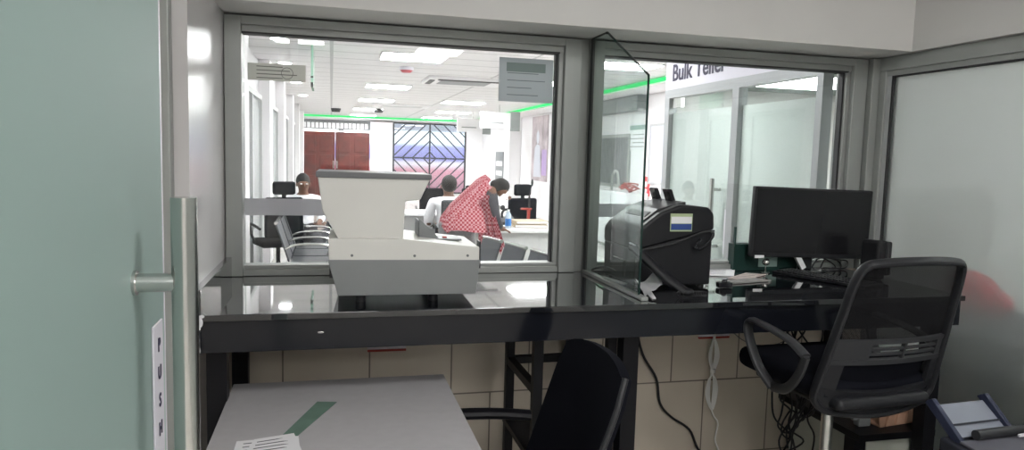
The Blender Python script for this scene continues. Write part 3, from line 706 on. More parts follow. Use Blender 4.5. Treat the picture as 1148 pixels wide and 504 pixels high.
# left hall glazing with pilasters
for k in range(7):
    y = 1.2+k*3.0
    MB().box((-.949, y, 0), (-.80, y+.45, HZ-.001), .004).build('pilaster', M['hall_white'], label='white pilaster on the left hall wall, %s counted from the window' % ['first', 'second', 'third', 'fourth', 'fifth', 'sixth', 'seventh'][k], cat='pilaster', group='white pilasters on the left hall wall')
    e = empty('window_%d' % (k+5), (-.93, y+.5, 0), kind='structure', label='aluminium framed glazing on the left hall wall')
    MB().box((-.018, 0, 2.20), (.04, 2.4, 2.26)).box((-.018, 0, 0), (.04, .05, 2.2)).box((-.018, 1.2, 0), (.04, 1.25, 2.2)).box((-.018, 2.35, 0), (.04, 2.4, 2.2)).build('frame', M['alu_light'], e, smooth=False)
    MB().box((-.005, .05, .05), (.003, 2.35, 2.2)).build('pane', mat('white_backed_glass', (.60, .62, .63), .08), e, smooth=False)

panel = emis('light_panel', (1, .98, .99), 26)
def light(x, y, wx, wy, lb, z=HZ):
    e = empty('ceiling_light', (x, y, z-.02), label=lb, cat='ceiling light', group='square light panels in the hall ceiling')
    MB().box((-wx/2-.02, -wy/2-.02, .0), (wx/2+.02, wy/2+.02, .019)).build('frame', M['hall_white'], e, smooth=False)
    MB().box((-wx/2, -wy/2, -.004), (wx/2, wy/2, .0)).build('diffuser', panel, e, smooth=False)
nth = ['nearest', 'second nearest', 'third nearest', 'fourth nearest', 'fifth nearest', 'farthest']
for k, y in enumerate((2.0, 6.0, 10.1, 13.6, 17.2, 20.4)):
    light(.98, y, .76, .62, nth[k]+' light panel in the ceiling row above the coin machine')
for k, y in enumerate((2.2, 5.6, 8.1, 13.2, 17.0, 20.2)):
    light((3.55, 3.55, 3.3, 2.9, 3.3, 3.3)[k], y, .9, .6, nth[k]+' light panel in the ceiling row along the right side of the hall')
dl = emis('downlight_glow', (1, 1, 1), 22)
for k, (x, y) in enumerate([(-.45, 3.1), (-.55, 5.2), (-.62, 7.4), (-.60, 10.2), (-.60, 13.2)]):
    e = empty('downlight', (x, y, HZ-.012), label=['first', 'second', 'third', 'fourth', 'fifth'][k]+' round downlight from the window along the left edge of the hall ceiling', cat='downlight', group='round downlights in the hall ceiling')
    MB().cyl((0, 0, 0), (0, 0, .011), .10).build('rim', M['hall_white'], e); MB().cyl((0, 0, -.003), (0, 0, 0), .085).build('lamp', dl, e)
e = empty('air_conditioner', (2.05, 8.45, HZ-.05), label='white ceiling cassette air conditioner with a dark slot', cat='air conditioner')
MB().box((-.62, -.45, .0), (.62, .45, .049), .01).build('panel', M['hall_white'], e); MB().box((-.46, -.43, -.012), (.56, -.34, .002)).box((-.58, -.30, -.012), (-.50, .3, .002)).build('slot', M['gasket'], e); MB().box((-.4, -.25, -.006), (.4, .3, .001), .003).build('grille', M['mid_grey'], e)
e = empty('air_vent', (1.7, 15.2, HZ-.03), label='pale rectangular air vent far along the hall ceiling', cat='vent')
MB().box((-.7, -.5, 0), (.7, .5, .029), .006).build('panel', M['hall_white'], e); MB().box((-.5, -.3, -.004), (.5, .3, .0)).build('grille', M['alu_light'], e)
e = empty('smoke_detector', (1.01, 7.15, HZ-.075), label='red fire alarm sounder on the hall ceiling', cat='alarm')
MB().cyl((0, 0, .03), (0, 0, .074), .10).build('base', M['tag_white'], e); MB().cyl((0, 0, 0), (0, 0, .03), .06, .09).build('dome', mat('pink_red_plastic', (.50, .10, .12), .4), e)
for k, (x, y) in enumerate(((.12, 17.6), (1.25, 17.0))):
    MB().cyl((x, y, HZ-.10), (x, y, HZ), .11, .14).build('camera_dome', M['grey_plastic'], label=['dark dome camera on the far ceiling left of the light row', 'dark dome camera on the far ceiling right of the light row'][k], cat='camera')

# hanging signs
hs = mat('grey_sign_back', (.30, .32, .32), .5)
e = empty('hanging_sign', (-.215, 5.85, 2.28), label='clear green-edged acrylic sign hanging edge-on from the hall ceiling', cat='sign')
MB().box((-.012, -.30, 0), (.012, .30, HZ-2.281)).build('sheet', mat('green_acrylic', (.40, .66, .52), .15), e, smooth=False)
MB().box((-.014, -.31, .0), (.014, -.29, .05)).box((-.014, -.31, .10), (.014, -.30, .12)).build('clip', M['grey_plastic'], e, smooth=False)
for k, (x, y) in enumerate(((4.10, 13.4), (4.10, 16.6))):
    e = empty('hanging_sign', (x, y, 2.15), label=['grey sign hanging from the hall ceiling below the blue-grey notice', 'smaller-looking grey sign hanging farther along the hall ceiling'][k], cat='sign')
    MB().box((-.03, -.03, 0), (.20, .03, .45), .004).build('end_panel', hs, e); MB().box((-.75, -.02, .05), (-.03, .02, .42), .003).build('face', M['hall_white'], e)
    MB().box((-.62, -.024, .16), (-.2, -.020, .19)).build('printed_line', hs, e)
    MB().cyl((-.3, 0, .42), (-.3, 0, .599), .006).build('hanger', M['alu'], e)

# far double doors
e = empty('door_2', (.13, 22.0, 0), kind='structure', label='red-brown wooden double doors at the far end of the hall')
for s in (-1, 1):
    d = MB().box((s*.57-.56, -.06, 0), (s*.57+.56, .03, 2.22), .01).build('door_leaf', M['wood'], e)
    for zz in ((.15, .75), (.85, 1.45), (1.55, 2.10)):
        for xx in (-.27, .27):
            MB().box((s*.57+xx-.20, -.085, zz[0]), (s*.57+xx+.20, -.06, zz[1]), .02).build('panel', M['wood'], d)
    MB().cyl((s*.06, -.13, 1.0), (s*.06, -.13, 1.25), .015).build('handle', M['chrome'], d)
MB().box((-1.13, -.02, 2.27), (1.15, .03, 2.62)).build('transom', M['lid_grey'], e, smooth=False)
tv = MB()
for k in range(16): tv.box((-1.05+.135*k, -.04, 2.34), (-1.05+.135*k+.10, -.02, 2.52))
tv.build('vent', M['hall_white'], e, smooth=False)
tl = emis('tube_glow', (1, 1, 1), 4)
for s, x0, x1, lb in ((0, -1.05, .10, 'left white tube light above the far wooden doors'), (1, .28, 1.15, 'right white tube light above the far wooden doors')):
    e2 = empty('tube_light', (.13+(x0+x1)/2, 21.90, 2.26), label=lb, cat='tube light'); w = (x1-x0)/2
    MB().box((-w, .02, -.03), (w, .06, .04)).build('batten', M['hall_white'], e2, smooth=False); MB().cyl((-w, 0, 0), (w, 0, 0), .035, n=12).build('tube', tl, e2)
# far grille window and the street behind
e = empty('window_4', (3.33, 22.0, 0), kind='structure', label='large far window behind a black steel grille of diamond chevrons')
gr = MB(); hw = 1.25; z0, z1 = .22, 2.60; zc = 1.42
def bar(a, b, t=.022): gr.cyl((a[0], -.03, a[1]), (b[0], -.03, b[1]), t, n=6)
for x in (-hw, 0, hw): bar((x, z0), (x, z1), .03)
for z in (z0, zc, z1): bar((-hw, z), (hw, z), .025)
for sx in (-1, 1):
    for sz in (-1, 1):
        H = (z1-zc) if sz > 0 else (zc-z0)
        for d in (.22, .6, .95, 1.3, 1.65, 2.0):
            # line |x|+|z| = d clipped to quadrant
            xa, za = min(d, hw), 0; za = d-xa
            zb = min(d, H); xb = d-zb
            if za < H and xb < hw: bar((sx*xa, zc+sz*za), (sx*xb, zc+sz*zb), .02)
gr.build('grille', M['gasket'], e)
MB().box((-1.28, .05, .2), (1.28, .06, 2.62)).build('pane', glass, e, smooth=False)
out = bpy.data.materials.new('street_stripes'); out.use_nodes = True
nt = out.node_tree; b_ = nt.nodes['Principled BSDF']; b_.inputs['Roughness'].default_value = .7
tc = nt.nodes.new('ShaderNodeTexCoord'); sx_ = nt.nodes.new('ShaderNodeSeparateXYZ'); mr = nt.nodes.new('ShaderNodeMapRange'); cr = nt.nodes.new('ShaderNodeValToRGB')
mr.inputs['From Min'].default_value = 0; mr.inputs['From Max'].default_value = 3
cr.color_ramp.interpolation = 'EASE'
cols = [(0, (.45, .20, .26)), (.30, (.70, .30, .36)), (.40, (.85, .72, .76)), (.46, (.28, .25, .55)), (.60, (.35, .32, .62)), (.68, (.9, .9, .92)), (.80, (.85, .85, .88)), (.83, (.35, .33, .38)), (1, (.4, .4, .42))]
while len(cr.color_ramp.elements) < len(cols): cr.color_ramp.elements.new(.5)
for el, (p, c) in zip(cr.color_ramp.elements, cols): el.position = p; el.color = (*c, 1)
nt.links.new(tc.outputs['Object'], sx_.inputs[0]); nt.links.new(sx_.outputs['Z'], mr.inputs[0]); nt.links.new(mr.outputs[0], cr.inputs[0]); nt.links.new(cr.outputs[0], b_.inputs['Base Color'])
structure('wall_across_street', MB().box((0, 25, 0), (8, 25.2, 3.4)), out, 'shopfront across the street painted in pink, purple and white bands')

# right hall wall things
MB().box((5.0, 8.3, 2.40), (5.199, 10.5, 2.655), .01).build('shutter_box', M['mid_grey'], label='grey roller shutter box on the right hall wall', cat='shutter box')
e = empty('window_12', (5.19, 9.85, 1.1), kind='structure', label='dark window with grey vertical blinds on the right hall wall')
MB().box((-.03, -.92, -.06), (.009, .92, 0)).box((-.03, -.92, .86), (.009, .92, .92)).box((-.03, -.92, 0), (.009, -.86, .86)).box((-.03, .86, 0), (.009, .92, .86)).build('frame', M['alu'], e, smooth=False)
bl = MB()
for k in range(14): bl.box((-.02, -.85+.122*k, .0), (-.008, -.85+.122*k+.105, .86))
bl.build('blind', M['lid_grey'], e, smooth=False)
MB().box((-.007, -.86, 0), (-.001, .86, .86)).build('pane', M['grey_plastic'], e, smooth=False)
e = empty('notice_board', (5.19, 8.65, 1.72), label='white notice with a green heading on the right hall wall', cat='notice')
MB().box((-.012, -.36, 0), (.009, .34, .47)).build('board', M['paper'], e, smooth=False)
MB().box((-.014, -.33, .36), (-.012, .31, .44)).build('heading', mat('grey_green', (.25, .38, .33), .6), e, smooth=False)
nb = MB()
for k in range(4): nb.box((-.014, -.3, .06+.07*k), (-.012, .28-.1*(k % 2), .075+.07*k))
nb.build('printed_lines', M['mid_grey'], e, smooth=False)
e = empty('whiteboard', (5.19, 7.55, 1.2), label='pale lilac whiteboard in a grey frame on the right hall wall', cat='whiteboard')
MB().box((-.01, -.55, 0), (.009, .55, .92)).build('board', mat('lilac_white', (.62, .62, .74), .3), e, smooth=False); MB().box((-.02, -.58, -.04), (.009, .58, 0)).box((-.02, -.58, .92), (.009, .58, .96)).box((-.02, .55, 0), (.009, .58, .92)).box((-.02, -.58, 0), (.009, -.55, .92)).build('frame', M['alu_light'], e, smooth=False)
e = empty('safety_sign', (5.19, 8.2, .95), label='small red and white safety sign below the whiteboard', cat='sign')
MB().box((-.01, -.12, 0), (.009, .12, .33)).build('plate', mat('sign_red', (.62, .06, .07), .4), e, smooth=False); MB().cyl((-.012, 0, .20), (-.010, 0, .20), .05).box((-.012, -.05, .05), (-.010, .05, .12)).build('symbol', M['paper'], e, smooth=False)
e = empty('storage_cabinet', (4.98, 8.75, 0), label='low white cabinet against the right hall wall below the blinds', cat='cabinet')
MB().box((-.19, -.65, .05), (.205, .65, 1.0), .005).build('body', M['hall_white'], e); 
for y in (-.325, .325): MB().box((-.205, y-.31, .08), (-.19, y+.31, .97), .003).build('door', M['white_lam'], e)
MB().box((-.17, -.62, 0), (.2, .62, .05)).build('plinth', M['alu'], e)
tg = MB(); rq = random.Random(5)
for k in range(5):
    tg.tube([(4.95+rq.uniform(-.08, .08), 8.05+.13*j+rq.uniform(-.04, .04), 1.02+rq.uniform(0, .14)) for j in range(6)], .012, n=6)
tg.build('barrier_tape', M['red_plastic'], label='tangled red barrier tape heaped on the low white cabinet', cat='tape')
MB().tube([(4.95, 9.15, 1.0), (4.95, 9.15, 1.18), (4.95, 9.10, 1.32), (4.95, 8.92, 1.33), (4.95, 8.85, 1.15), (4.95, 8.80, 1.08)], .022).build('gooseneck_lamp', M['alu'], label='grey bent gooseneck lamp on the low white cabinet beside the red tape', cat='lamp')
e = empty('wall_poster', (5.19, 14.7, .95), label='tall advertising poster of dim figures on the right hall wall', cat='poster')
MB().box((-.01, -.70, 0), (.009, .72, 1.66)).build('sheet', mat('poster_grey_pink', (.45, .38, .40), .5, noise=.45, nscale=2.2), e, smooth=False)
pg = MB(); pg.ell((-.012, .15, 1.12), (.004, .13, .17)).prism([(-.012, -.2, .1), (-.012, .5, .1), (-.012, .42, .85), (-.012, .2, .95), (-.012, -.05, .9)], (-.003, 0, 0)); pg.build('pale_figure', mat('poster_pale', (.60, .62, .70), .5), e, smooth=False)
MB().box((-.013, -.65, .15), (-.011, -.25, .8)).build('lilac_patch', mat('poster_lilac', (.45, .32, .60), .5), e, smooth=False)
e = empty('wall_poster', (5.19, 19.2, .6), label='narrow grey poster with white bands farther along the right hall wall', cat='poster')
MB().box((-.01, -.55, 0), (.009, .55, 1.1)).build('sheet', M['mid_grey'], e, smooth=False)
MB().box((-.013, -.4, .35), (-.011, .4, .5)).box((-.013, -.4, .65), (-.011, .4, .8)).build('white_band', M['paper'], e, smooth=False)
for k, y in enumerate((16.6, 11.9)):
    MB().box((4.85, y, 0), (5.199, y+.5, 2.659), .01).build('pillar', M['hall_white'], label=['white square pillar on the right hall wall past the poster', 'white square pillar on the right hall wall nearer than the poster'][k], cat='pillar')

# ------------------------------------------------------------------ "Bulk Teller" booth facade
FX = 2.38
e = empty('door_3', (FX, 0, 0), kind='structure', label='glass door and glazing of the booth under the Bulk Teller sign')
MB().box((-.02, .101, 2.0), (.04, 1.84, 2.06)).box((-.02, 1.77, 0), (.04, 1.84, 2.0)).box((-.02, .86, 0), (.04, .93, 2.0)).box((-.02, .101, 0), (.04, .15, 2.0)).box((-.02, .101, 0), (.04, 1.84, .06)).build('frame', M['alu'] if False else mat('facade_aluminium', (.38, .39, .40), .4, .2), e, smooth=False)
MB().box((.008, .93, .02), (.014, 1.77, 2.0)).box((.008, .15, .02), (.014, .86, 2.0)).build('pane', clear_glass('booth_glass', (.95, .975, .965), 1.3), e, smooth=False)
film = frosted('patterned_film', (.74, .76, .75), .55, .40, .5, noise=.14, nscale=95)
MB().box((.015, .93, .06), (.017, 1.77, 1.895)).box((.015, .15, .06), (.017, .86, 1.895)).build('frosted_film', film, e, smooth=False)
MB().cyl((-.05, 1.06, .95), (-.05, 1.06, 1.45), .014).cyl((-.05, 1.06, 1.38), (.008, 1.06, 1.38), .010).cyl((-.05, 1.06, 1.02), (.008, 1.06, 1.02), .010).build('handle', M['chrome'], e)
MB().box((-.004, 1.62, 1.93), (.02, 1.76, 1.995)).build('patch_fitting', M['chrome'], e, smooth=False)
MB().box((.004, .945, .98), (.008, .985, 1.26)).build('push_plate', M['tag_white'], e, smooth=False)
structure('wall_booth_fascia', MB().box((FX-.02, .101, 2.06), (FX+.06, 1.84, HZ-.001)), mat('lilac_white_paint', (.66, .64, .72), .4))
mt = Matrix.Translation((FX-.0225, 1.74, 2.118)) @ Matrix(((0, 0, -1, 0), (-1, 0, 0, 0), (0, 1, 0, 0), (0, 0, 0, 1)))
t = text_mesh('Bulk Teller', .163, mt, M['letter'], 'booth_sign', None, .001, .003)
tag(t, 'dark lettering reading Bulk Teller above the booth door', 'sign')
structure('wall_booth_back', MB().box((FX+.06, 1.74, 0), (5.2, 1.84, HZ)).box((FX+.06, .0, 0), (5.1, .10, HZ)) if False else MB().box((FX+.06, 1.80, 0), (5.2, 1.88, HZ)), M['paint'])
structure('ceiling_booth', MB().box((FX+.06, .1, 2.085), (5.1, 1.8, 2.18)), mat('booth_ceiling_paint', (.16, .20, .18), .6))
structure('wall_booth_side', MB().box((2.62, .0, 0), (5.1, .10, 2.95)), M['paint'])

# ------------------------------------------------------------------ hall furniture
def bench(name, n, label, group=None, pitch=.58):
    """ row seats along +Y, facing +X, origin under the first seat """
    e = empty(name, label=label, cat='bench', group=group)
    for k in range(n):
        y = k*pitch
        MB().box((-.02, y+.02, .43), (.42, y+pitch-.03, .45), .008).build('seat', M['bench_metal'], e)
        MB().prism([(-.02, y+.03, .47), (-.14, y+.03, .84), (-.155, y+.03, .835), (-.035, y+.03, .465)], (0, pitch-.085, 0), .004).build('backrest', M['bench_metal'], e)
        MB().cyl((-.15, y+.03, .845), (-.15, y+pitch-.055, .845), .016, n=10).build('back_rim', M['chrome'], e)
    for k in range(n+1):
        y = k*pitch-.005
        MB().tube([(-.06, y, .60), (.05, y, .64), (.25, y, .645), (.36, y, .62), (.37, y, .54), (.33, y, .44)], .012, n=8).build('armrest', M['chrome'], e)
    MB().box((.10, 0, .36), (.16, n*pitch, .42)).build('beam', M['alu'], e)
    for y in (.25, n*pitch-.25):
        MB().cyl((.13, y, .36), (.13, y, .03), .025).box((-.08, y-.03, 0), (.36, y+.03, .03), .01).build('leg', M['chrome'], e)
    return e
b1 = bench('waiting_bench', 3, 'grey perforated metal waiting bench with chrome arms along the left hall wall')
b1.location = (-.37, 4.2, 0)
b2 = bench('waiting_bench', 4, 'row of dark metal waiting seats just outside the window beneath the red shawl', pitch=.44)
b2.location = (1.15, 3.09, 0); b2.rotation_euler = (0, 0, R(192.6))

def desk(name, x0, y0, x1, y1, label):
    e = empty(name, ((x0+x1)/2, (y0+y1)/2, 0), label=label, cat='desk'); w, d = (x1-x0)/2, (y1-y0)/2
    MB().box((-w, -d, .72), (w, d, .75), .004).build('desktop', M['white_lam'], e)
    MB().box((-w+.08, -d+.10, .12), (w-.08, -d+.12, .72)).build('modesty_panel', M['alu_light'], e)
    for x in (-w+.03, w-.03):
        for y in (-d+.03, d-.03): MB().box((x-.025, y-.025, 0), (x+.025, y+.025, .72)).build('leg', M['white_lam'], e)
    return e
desk('office_desk', 1.32, 4.55, 2.62, 5.45, 'white office desk in the hall beside the bending person')
desk('office_desk', .60, 6.62, 1.55, 7.4, 'white office desk in the hall behind the coin sorting machine')
e = empty('water_bottle', (1.93, 4.75, .75), label='clear water bottle with blue label on the hall desk', cat='bottle')
MB().cyl((0, 0, 0), (0, 0, .15), .033, n=20).cyl((0, 0, .15), (0, 0, .19), .033, .013, n=20).build('body', mat('bottle_plastic', (.55, .66, .78), .15), e); MB().cyl((0, 0, .03), (0, 0, .11), .0345, n=20).build('wrap', mat('bottle_blue', (.05, .22, .60), .4), e); MB().cyl((0, 0, .19), (0, 0, .21), .014).build('cap', M['paper'], e)
for k in range(2):
    e = empty('document_box', (2.22, 4.90+.01*k, .75+.042*k), rz=R(-4+7*k), label=['tan file lying on the hall desk right of the bottle, lower of two', 'tan file lying on the hall desk right of the bottle, upper of two'][k], cat='file')
    MB().box((-.19, -.12, 0), (.19, .12, .038), .006).build('cover', mat('tan_board', (.42, .33, .22), .7), e); MB().box((-.185, -.122, .008), (.18, .115, .03)).build('pages', M['paper'], e)
paper('desk_paper', [(2.0, 5.05), (2.25, 5.05), (2.25, 5.35), (2.0, 5.35)], .751, .02, 'stack of white papers at the back of the hall desk', lines=0)
e = empty('desk_phone', (2.02, 5.2, .75), label='black device behind the water bottle on the hall desk', cat='telephone')
MB().prism([(-.10, -.08, 0), (-.10, .08, 0), (-.10, .08, .09), (-.10, -.08, .03)], (.20, 0, 0), .006).build('body', M['black_plastic'], e)
MB().tube([(-.05, .0, .08), (-.055, .0, .13), (-.03, 0, .17), (.02, 0, .18)], .014).ell((-.05, 0, .20), (.03, .03, .03)).build('receiver', M['black_plastic'], e)
e = empty('arm_stand', (2.30, 5.22, .75), label='slim dark stand with a red clamp on the hall desk', cat='stand')
MB().box((-.16, -.08, .0), (.18, .08, .018), .004).build('base', M['black_plastic'], e)
MB().cyl((0, 0, .015), (.0, 0, .34), .012).cyl((0, 0, .34), (.03, 0, .52), .007).ell((.03, 0, .50), (.015, .015, .045)).build('pole', M['grey_plastic'], e)
MB().box((-.10, -.02, .175), (.03, .02, .195)).box((-.02, -.02, .06), (.01, .02, .18)).build('clamp', M['red_plastic'], e)

def office_chair(label, loc, rz, head=True, bm_=None):
    e = empty('office_chair', loc, rz, label=label, cat='chair')   # faces -Y locally
    MB().box((-.24, -.24, .44), (.24, .22, .52), .03, seg=3).build('seat', M['black_fabric'], e)
    MB().box((-.22, .20, .56), (.22, .27, 1.02), .035, seg=3).build('backrest', bm_ or M['black_fabric'], e)
    if head: MB().box((-.13, .21, 1.05), (.13, .27, 1.20), .03, seg=3).box((-.02, .22, .98), (.02, .25, 1.10)).build('headrest', M['black_fabric'], e)
    for s in (-1, 1): MB().tube([(s*.26, .2, .66), (s*.28, .0, .69), (s*.28, -.15, .68), (s*.26, -.14, .55), (s*.22, -.05, .46)], .016).build('armrest', M['black_plastic'], e)
    MB().cyl((0, 0, .08), (0, 0, .44), .025).box((-.02, .15, .45), (.02, .25, .60)).build('gas_lift', M['black_plastic'], e)
    for k in range(5):
        a = k*2*math.pi/5
        MB().cyl((0, 0, .10), (.28*math.cos(a), .28*math.sin(a), .05), .022, .015).ell((.28*math.cos(a), .28*math.sin(a), .03), (.03, .03, .03)).build('base_leg', M['black_plastic'], e)
    return e
oc = office_chair('black high-back office chair behind the white hall desk at its right end', (2.50, 5.75, 0), R(20))
dup(oc, (-.60, 5.72, 0), R(200), label='black office chair left of the seated man at the far left')
ol = office_chair('low-backed dark office chair in which the white-shirted person sits', (1.55, 5.93, -.02), R(176), head=False, bm_=mat('slate_fabric', (.05, .055, .06), .8))
ob = office_chair('black office chair seen past the left shoulder of the white-shirted person', (1.62, 8.6, 0), R(172), head=False)
dup(ob, (2.27, 8.75, 0), R(184), label='black office chair between the white-shirted person and the red shawl')
dup(ob, (2.52, 9.9, 0), R(190), label='black office chair half hidden behind the peak of the red shawl')

# ------------------------------------------------------------------ people
def hand(nodes, edges, wi, wrist, d, side, scale=1.0):
    """ palm and five fingers appended to a skin graph """
    d = Vector(d).normalized(); s_ = Vector(side).normalized(); n_ = d.cross(s_)
    w = Vector(wrist)
    p = len(nodes); nodes.append((w+d*.045*scale, (.030*scale, .016*scale))); edges.append((wi, p))
    for k in range(4):
        off = s_*(.027-.018*k)*scale; L = (.068, .078, .072, .056)[k]*scale
        a = len(nodes); nodes.append((w+d*.085*scale+off, .0095*scale)); edges.append((p, a))
        nodes.append((w+d*(.085*scale+L*.5)+off-n_*.006, .0085*scale)); edges.append((a, a+1))
        nodes.append((w+d*(.085*scale+L*.9)+off-n_*.022, .007*scale)); edges.append((a+1, a+2))
    a = len(nodes); nodes.append((w+d*.04*scale+s_*.042*scale, .011*scale)); edges.append((p, a))
    nodes.append((w+d*.075*scale+s_*.058*scale, .009*scale)); edges.append((a, a+1))

def face(parent, c, fwd, up_v, r, skin):
    """ nose, ears, eyes and mouth on a head centred at c """
    f_ = Vector(fwd).normalized(); u_ = Vector(up_v).normalized(); s_ = f_.cross(u_)
    c = Vector(c)
    rot = Matrix((s_, f_, u_)).transposed().to_4x4()
    MB().ell(c+f_*r*.98+u_*(-r*.12), (r*.16, r*.22, r*.24), rot, 10, 8).build('nose', skin, parent)
    for k in (-1, 1):
        MB().ell(c+s_*k*r*.86-u_*r*.05, (r*.10, r*.20, r*.28), rot, 10, 8).build('ear', skin, parent)
        MB().ell(c+f_*r*.88+s_*k*r*.36+u_*r*.08, (r*.15, r*.08, r*.09), rot, 10, 8).build('eye', M['paper'], parent)
    MB().ell(c+f_*r*.86-u_*r*.55, (r*.30, r*.08, r*.07), rot, 10, 8).build('mouth', mat('lips', (.20, .06, .05), .5), parent)

def seated(label, loc, rz, shirt, trousers, hair_m, facing_cam=False):
    """ seated figure facing -Y locally, seat at 0.47 m """
    e = empty('person', loc, rz, label=label, cat='person')
    N = [((0, .05, .56), .13), ((0, .06, .72), (.14, .11)), ((0, .04, .90), (.16, .115)), ((0, .02, 1.01), (.10, .08)), ((0, .0, 1.08), .052), ((0, -.02, 1.16), (.080, .095)), ((0, -.015, 1.235), (.082, .10))]
    E = [(0, 1), (1, 2), (2, 3), (3, 4), (4, 5), (5, 6)]
    for s in (-1, 1):
        b = len(N); N += [((s*.18, .02, .985), .055), ((s*.235, .02, .74), .043), ((s*.17, -.22, .69), .032)]
        E += [(3, b), (b, b+1), (b+1, b+2)]
        hand(N, E, b+2, (s*.17, -.22, .69), (-s*.25, -1, -.05), (-s, 0, .2))
        b = len(N); N += [((s*.10, .02, .54), .095), ((s*.13, -.40, .53), .065), ((s*.13, -.42, .10), .042), ((s*.13, -.42, .05), .04), ((s*.135, -.56, .03), .028)]
        E += [(0, b), (b, b+1), (b+1, b+2), (b+2, b+3), (b+3, b+4)]
    skinned('body', N, E, M['skin'], e)
    # shirt
    N2 = [((0, .05, .57), .145), ((0, .06, .72), (.158, .128)), ((0, .04, .90), (.175, .132)), ((0, .02, 1.0), (.125, .095)), ((0, .01, 1.055), .074)]
    E2 = [(0, 1), (1, 2), (2, 3), (3, 4)]
    for s in (-1, 1):
        b = len(N2); N2 += [((s*.185, .02, .99), .078), ((s*.238, .02, .76), .058), ((s*.20, -.12, .71), .048)]
        E2 += [(3, b), (b, b+1), (b+1, b+2)]
    skinned('shirt', N2, E2, shirt, e)
    N3 = [((0, .05, .54), .145)]; E3 = []
    for s in (-1, 1):
        b = len(N3); N3 += [((s*.10, .0, .54), .105), ((s*.13, -.41, .53), .078), ((s*.13, -.43, .12), .055)]; E3 += [(0, b), (b, b+1), (b+1, b+2)]
    skinned('trousers', N3, E3, trousers, e)
    MB().ell((0, .030, 1.222), (.090, .090, .108)).build('hair', hair_m, e)
    face(e, (0, -.02, 1.185), (0, -1, 0), (0, 0, 1), .098, M['skin'])
    return e
pw = seated('seated person in a white shirt seen from behind, grey-black hair, beyond the coin sorting machine', (1.46, 6.05, -.08), R(180), M['white_shirt'], M['dark_cloth'], M['hair'])
pw.scale = (1.12, 1.05, 1.04)
p2 = seated('seated man in a white shirt facing the window at the far left of the hall', (-.35, 6.6, -.06), R(8), M['white_shirt'], M['dark_cloth'], M['hair'])
p3 = seated('seated person in a pale blue shirt half hidden beside the man in white', (.10, 7.3, -.12), R(-14), M['blue_shirt'], M['dark_cloth'], M['hair'])

# bending person in the red checked shawl
chk = bpy.data.materials.new('red_checked_cloth'); chk.use_nodes = True
nt = chk.node_tree; b_ = nt.nodes['Principled BSDF']; b_.inputs['Roughness'].default_value = .9
tc = nt.nodes.new('ShaderNodeTexCoord'); ck = nt.nodes.new('ShaderNodeTexChecker'); ck.inputs['Scale'].default_value = 46
ck.inputs['Color1'].default_value = (.30, .018, .035, 1); ck.inputs['Color2'].default_value = (.52, .27, .30, 1)
nt.links.new(tc.outputs['Object'], ck.inputs['Vector']); nt.links.new(ck.outputs['Color'], b_.inputs['Base Color'])
e = empty('person', (1.36, 4.12, 0), 0, label='person bending over the hall desk in a red checked shawl and grey skirt', cat='person')
# bends towards +X: hips left, head right
N = [((-.08, .15, .86), (.13, .12)), ((.0, .12, .98), (.14, .12)), ((.14, .10, 1.13), (.15, .11)), ((.24, .10, 1.20), (.10, .08)), ((.29, .09, 1.215), .05), ((.345, .07, 1.215), (.078, .085)), ((.385, .06, 1.18), (.075, .082))]
E = [(0, 1), (1, 2), (2, 3), (3, 4), (4, 5), (5, 6)]
for s in (-1, 1):
    b = len(N); N += [((.22, .10-s*.17, 1.14), .055), ((.26, .12-s*.19, .93), .042), ((.36, .22-s*.14, .80), .03)]
    E += [(3, b), (b, b+1), (b+1, b+2)]
    hand(N, E, b+2, (.36, .22-s*.14, .80), (.8, .5, -.22), (0, s, 0))
    b = len(N); N += [((-.07, .15-s*.09, .80), .09), ((-.03, .13-s*.10, .46), .062), ((-.07, .13-s*.11, .08), .04), ((.08, .13-s*.12, .035), .028)]
    E += [(0, b), (b, b+1), (b+1, b+2), (b+2, b+3)]
skinned('body', N, E, M['skin'], e)
N2 = [((-.09, .15, .84), (.150, .135)), ((.0, .12, .99), (.155, .135)), ((.14, .10, 1.13), (.16, .125)), ((.23, .10, 1.185), (.11, .09))]
E2 = [(0, 1), (1, 2), (2, 3)]
for s in (-1, 1):
    b = len(N2); N2 += [((.22, .10-s*.17, 1.13), .066), ((.26, .12-s*.19, .94), .054), ((.345, .21-s*.145, .815), .042)]; E2 += [(3, b), (b, b+1), (b+1, b+2)]
skinned('blouse', N2, E2, M['dark_cloth'], e)
sk = MB(); rings = []
for (z, cx, rx, ry) in ((.95, -.05, .15, .145), (.84, -.10, .19, .175), (.70, -.10, .185, .18), (.40, -.07, .19, .19), (.14, -.06, .22, .21)):
    rings.append([sk.bm.verts.new((cx+rx*math.cos(a)*(1+.03*math.cos(7*a)), .14+ry*math.sin(a)*(1+.03*math.cos(7*a)), z)) for a in [i*2*math.pi/36 for i in range(36)]])
for A, B in zip(rings, rings[1:]):
    for k in range(36): sk.bm.faces.new((A[k], A[(k+1) % 36], B[(k+1) % 36], B[k]))
sk.build('skirt', M['grey_cloth'], e)
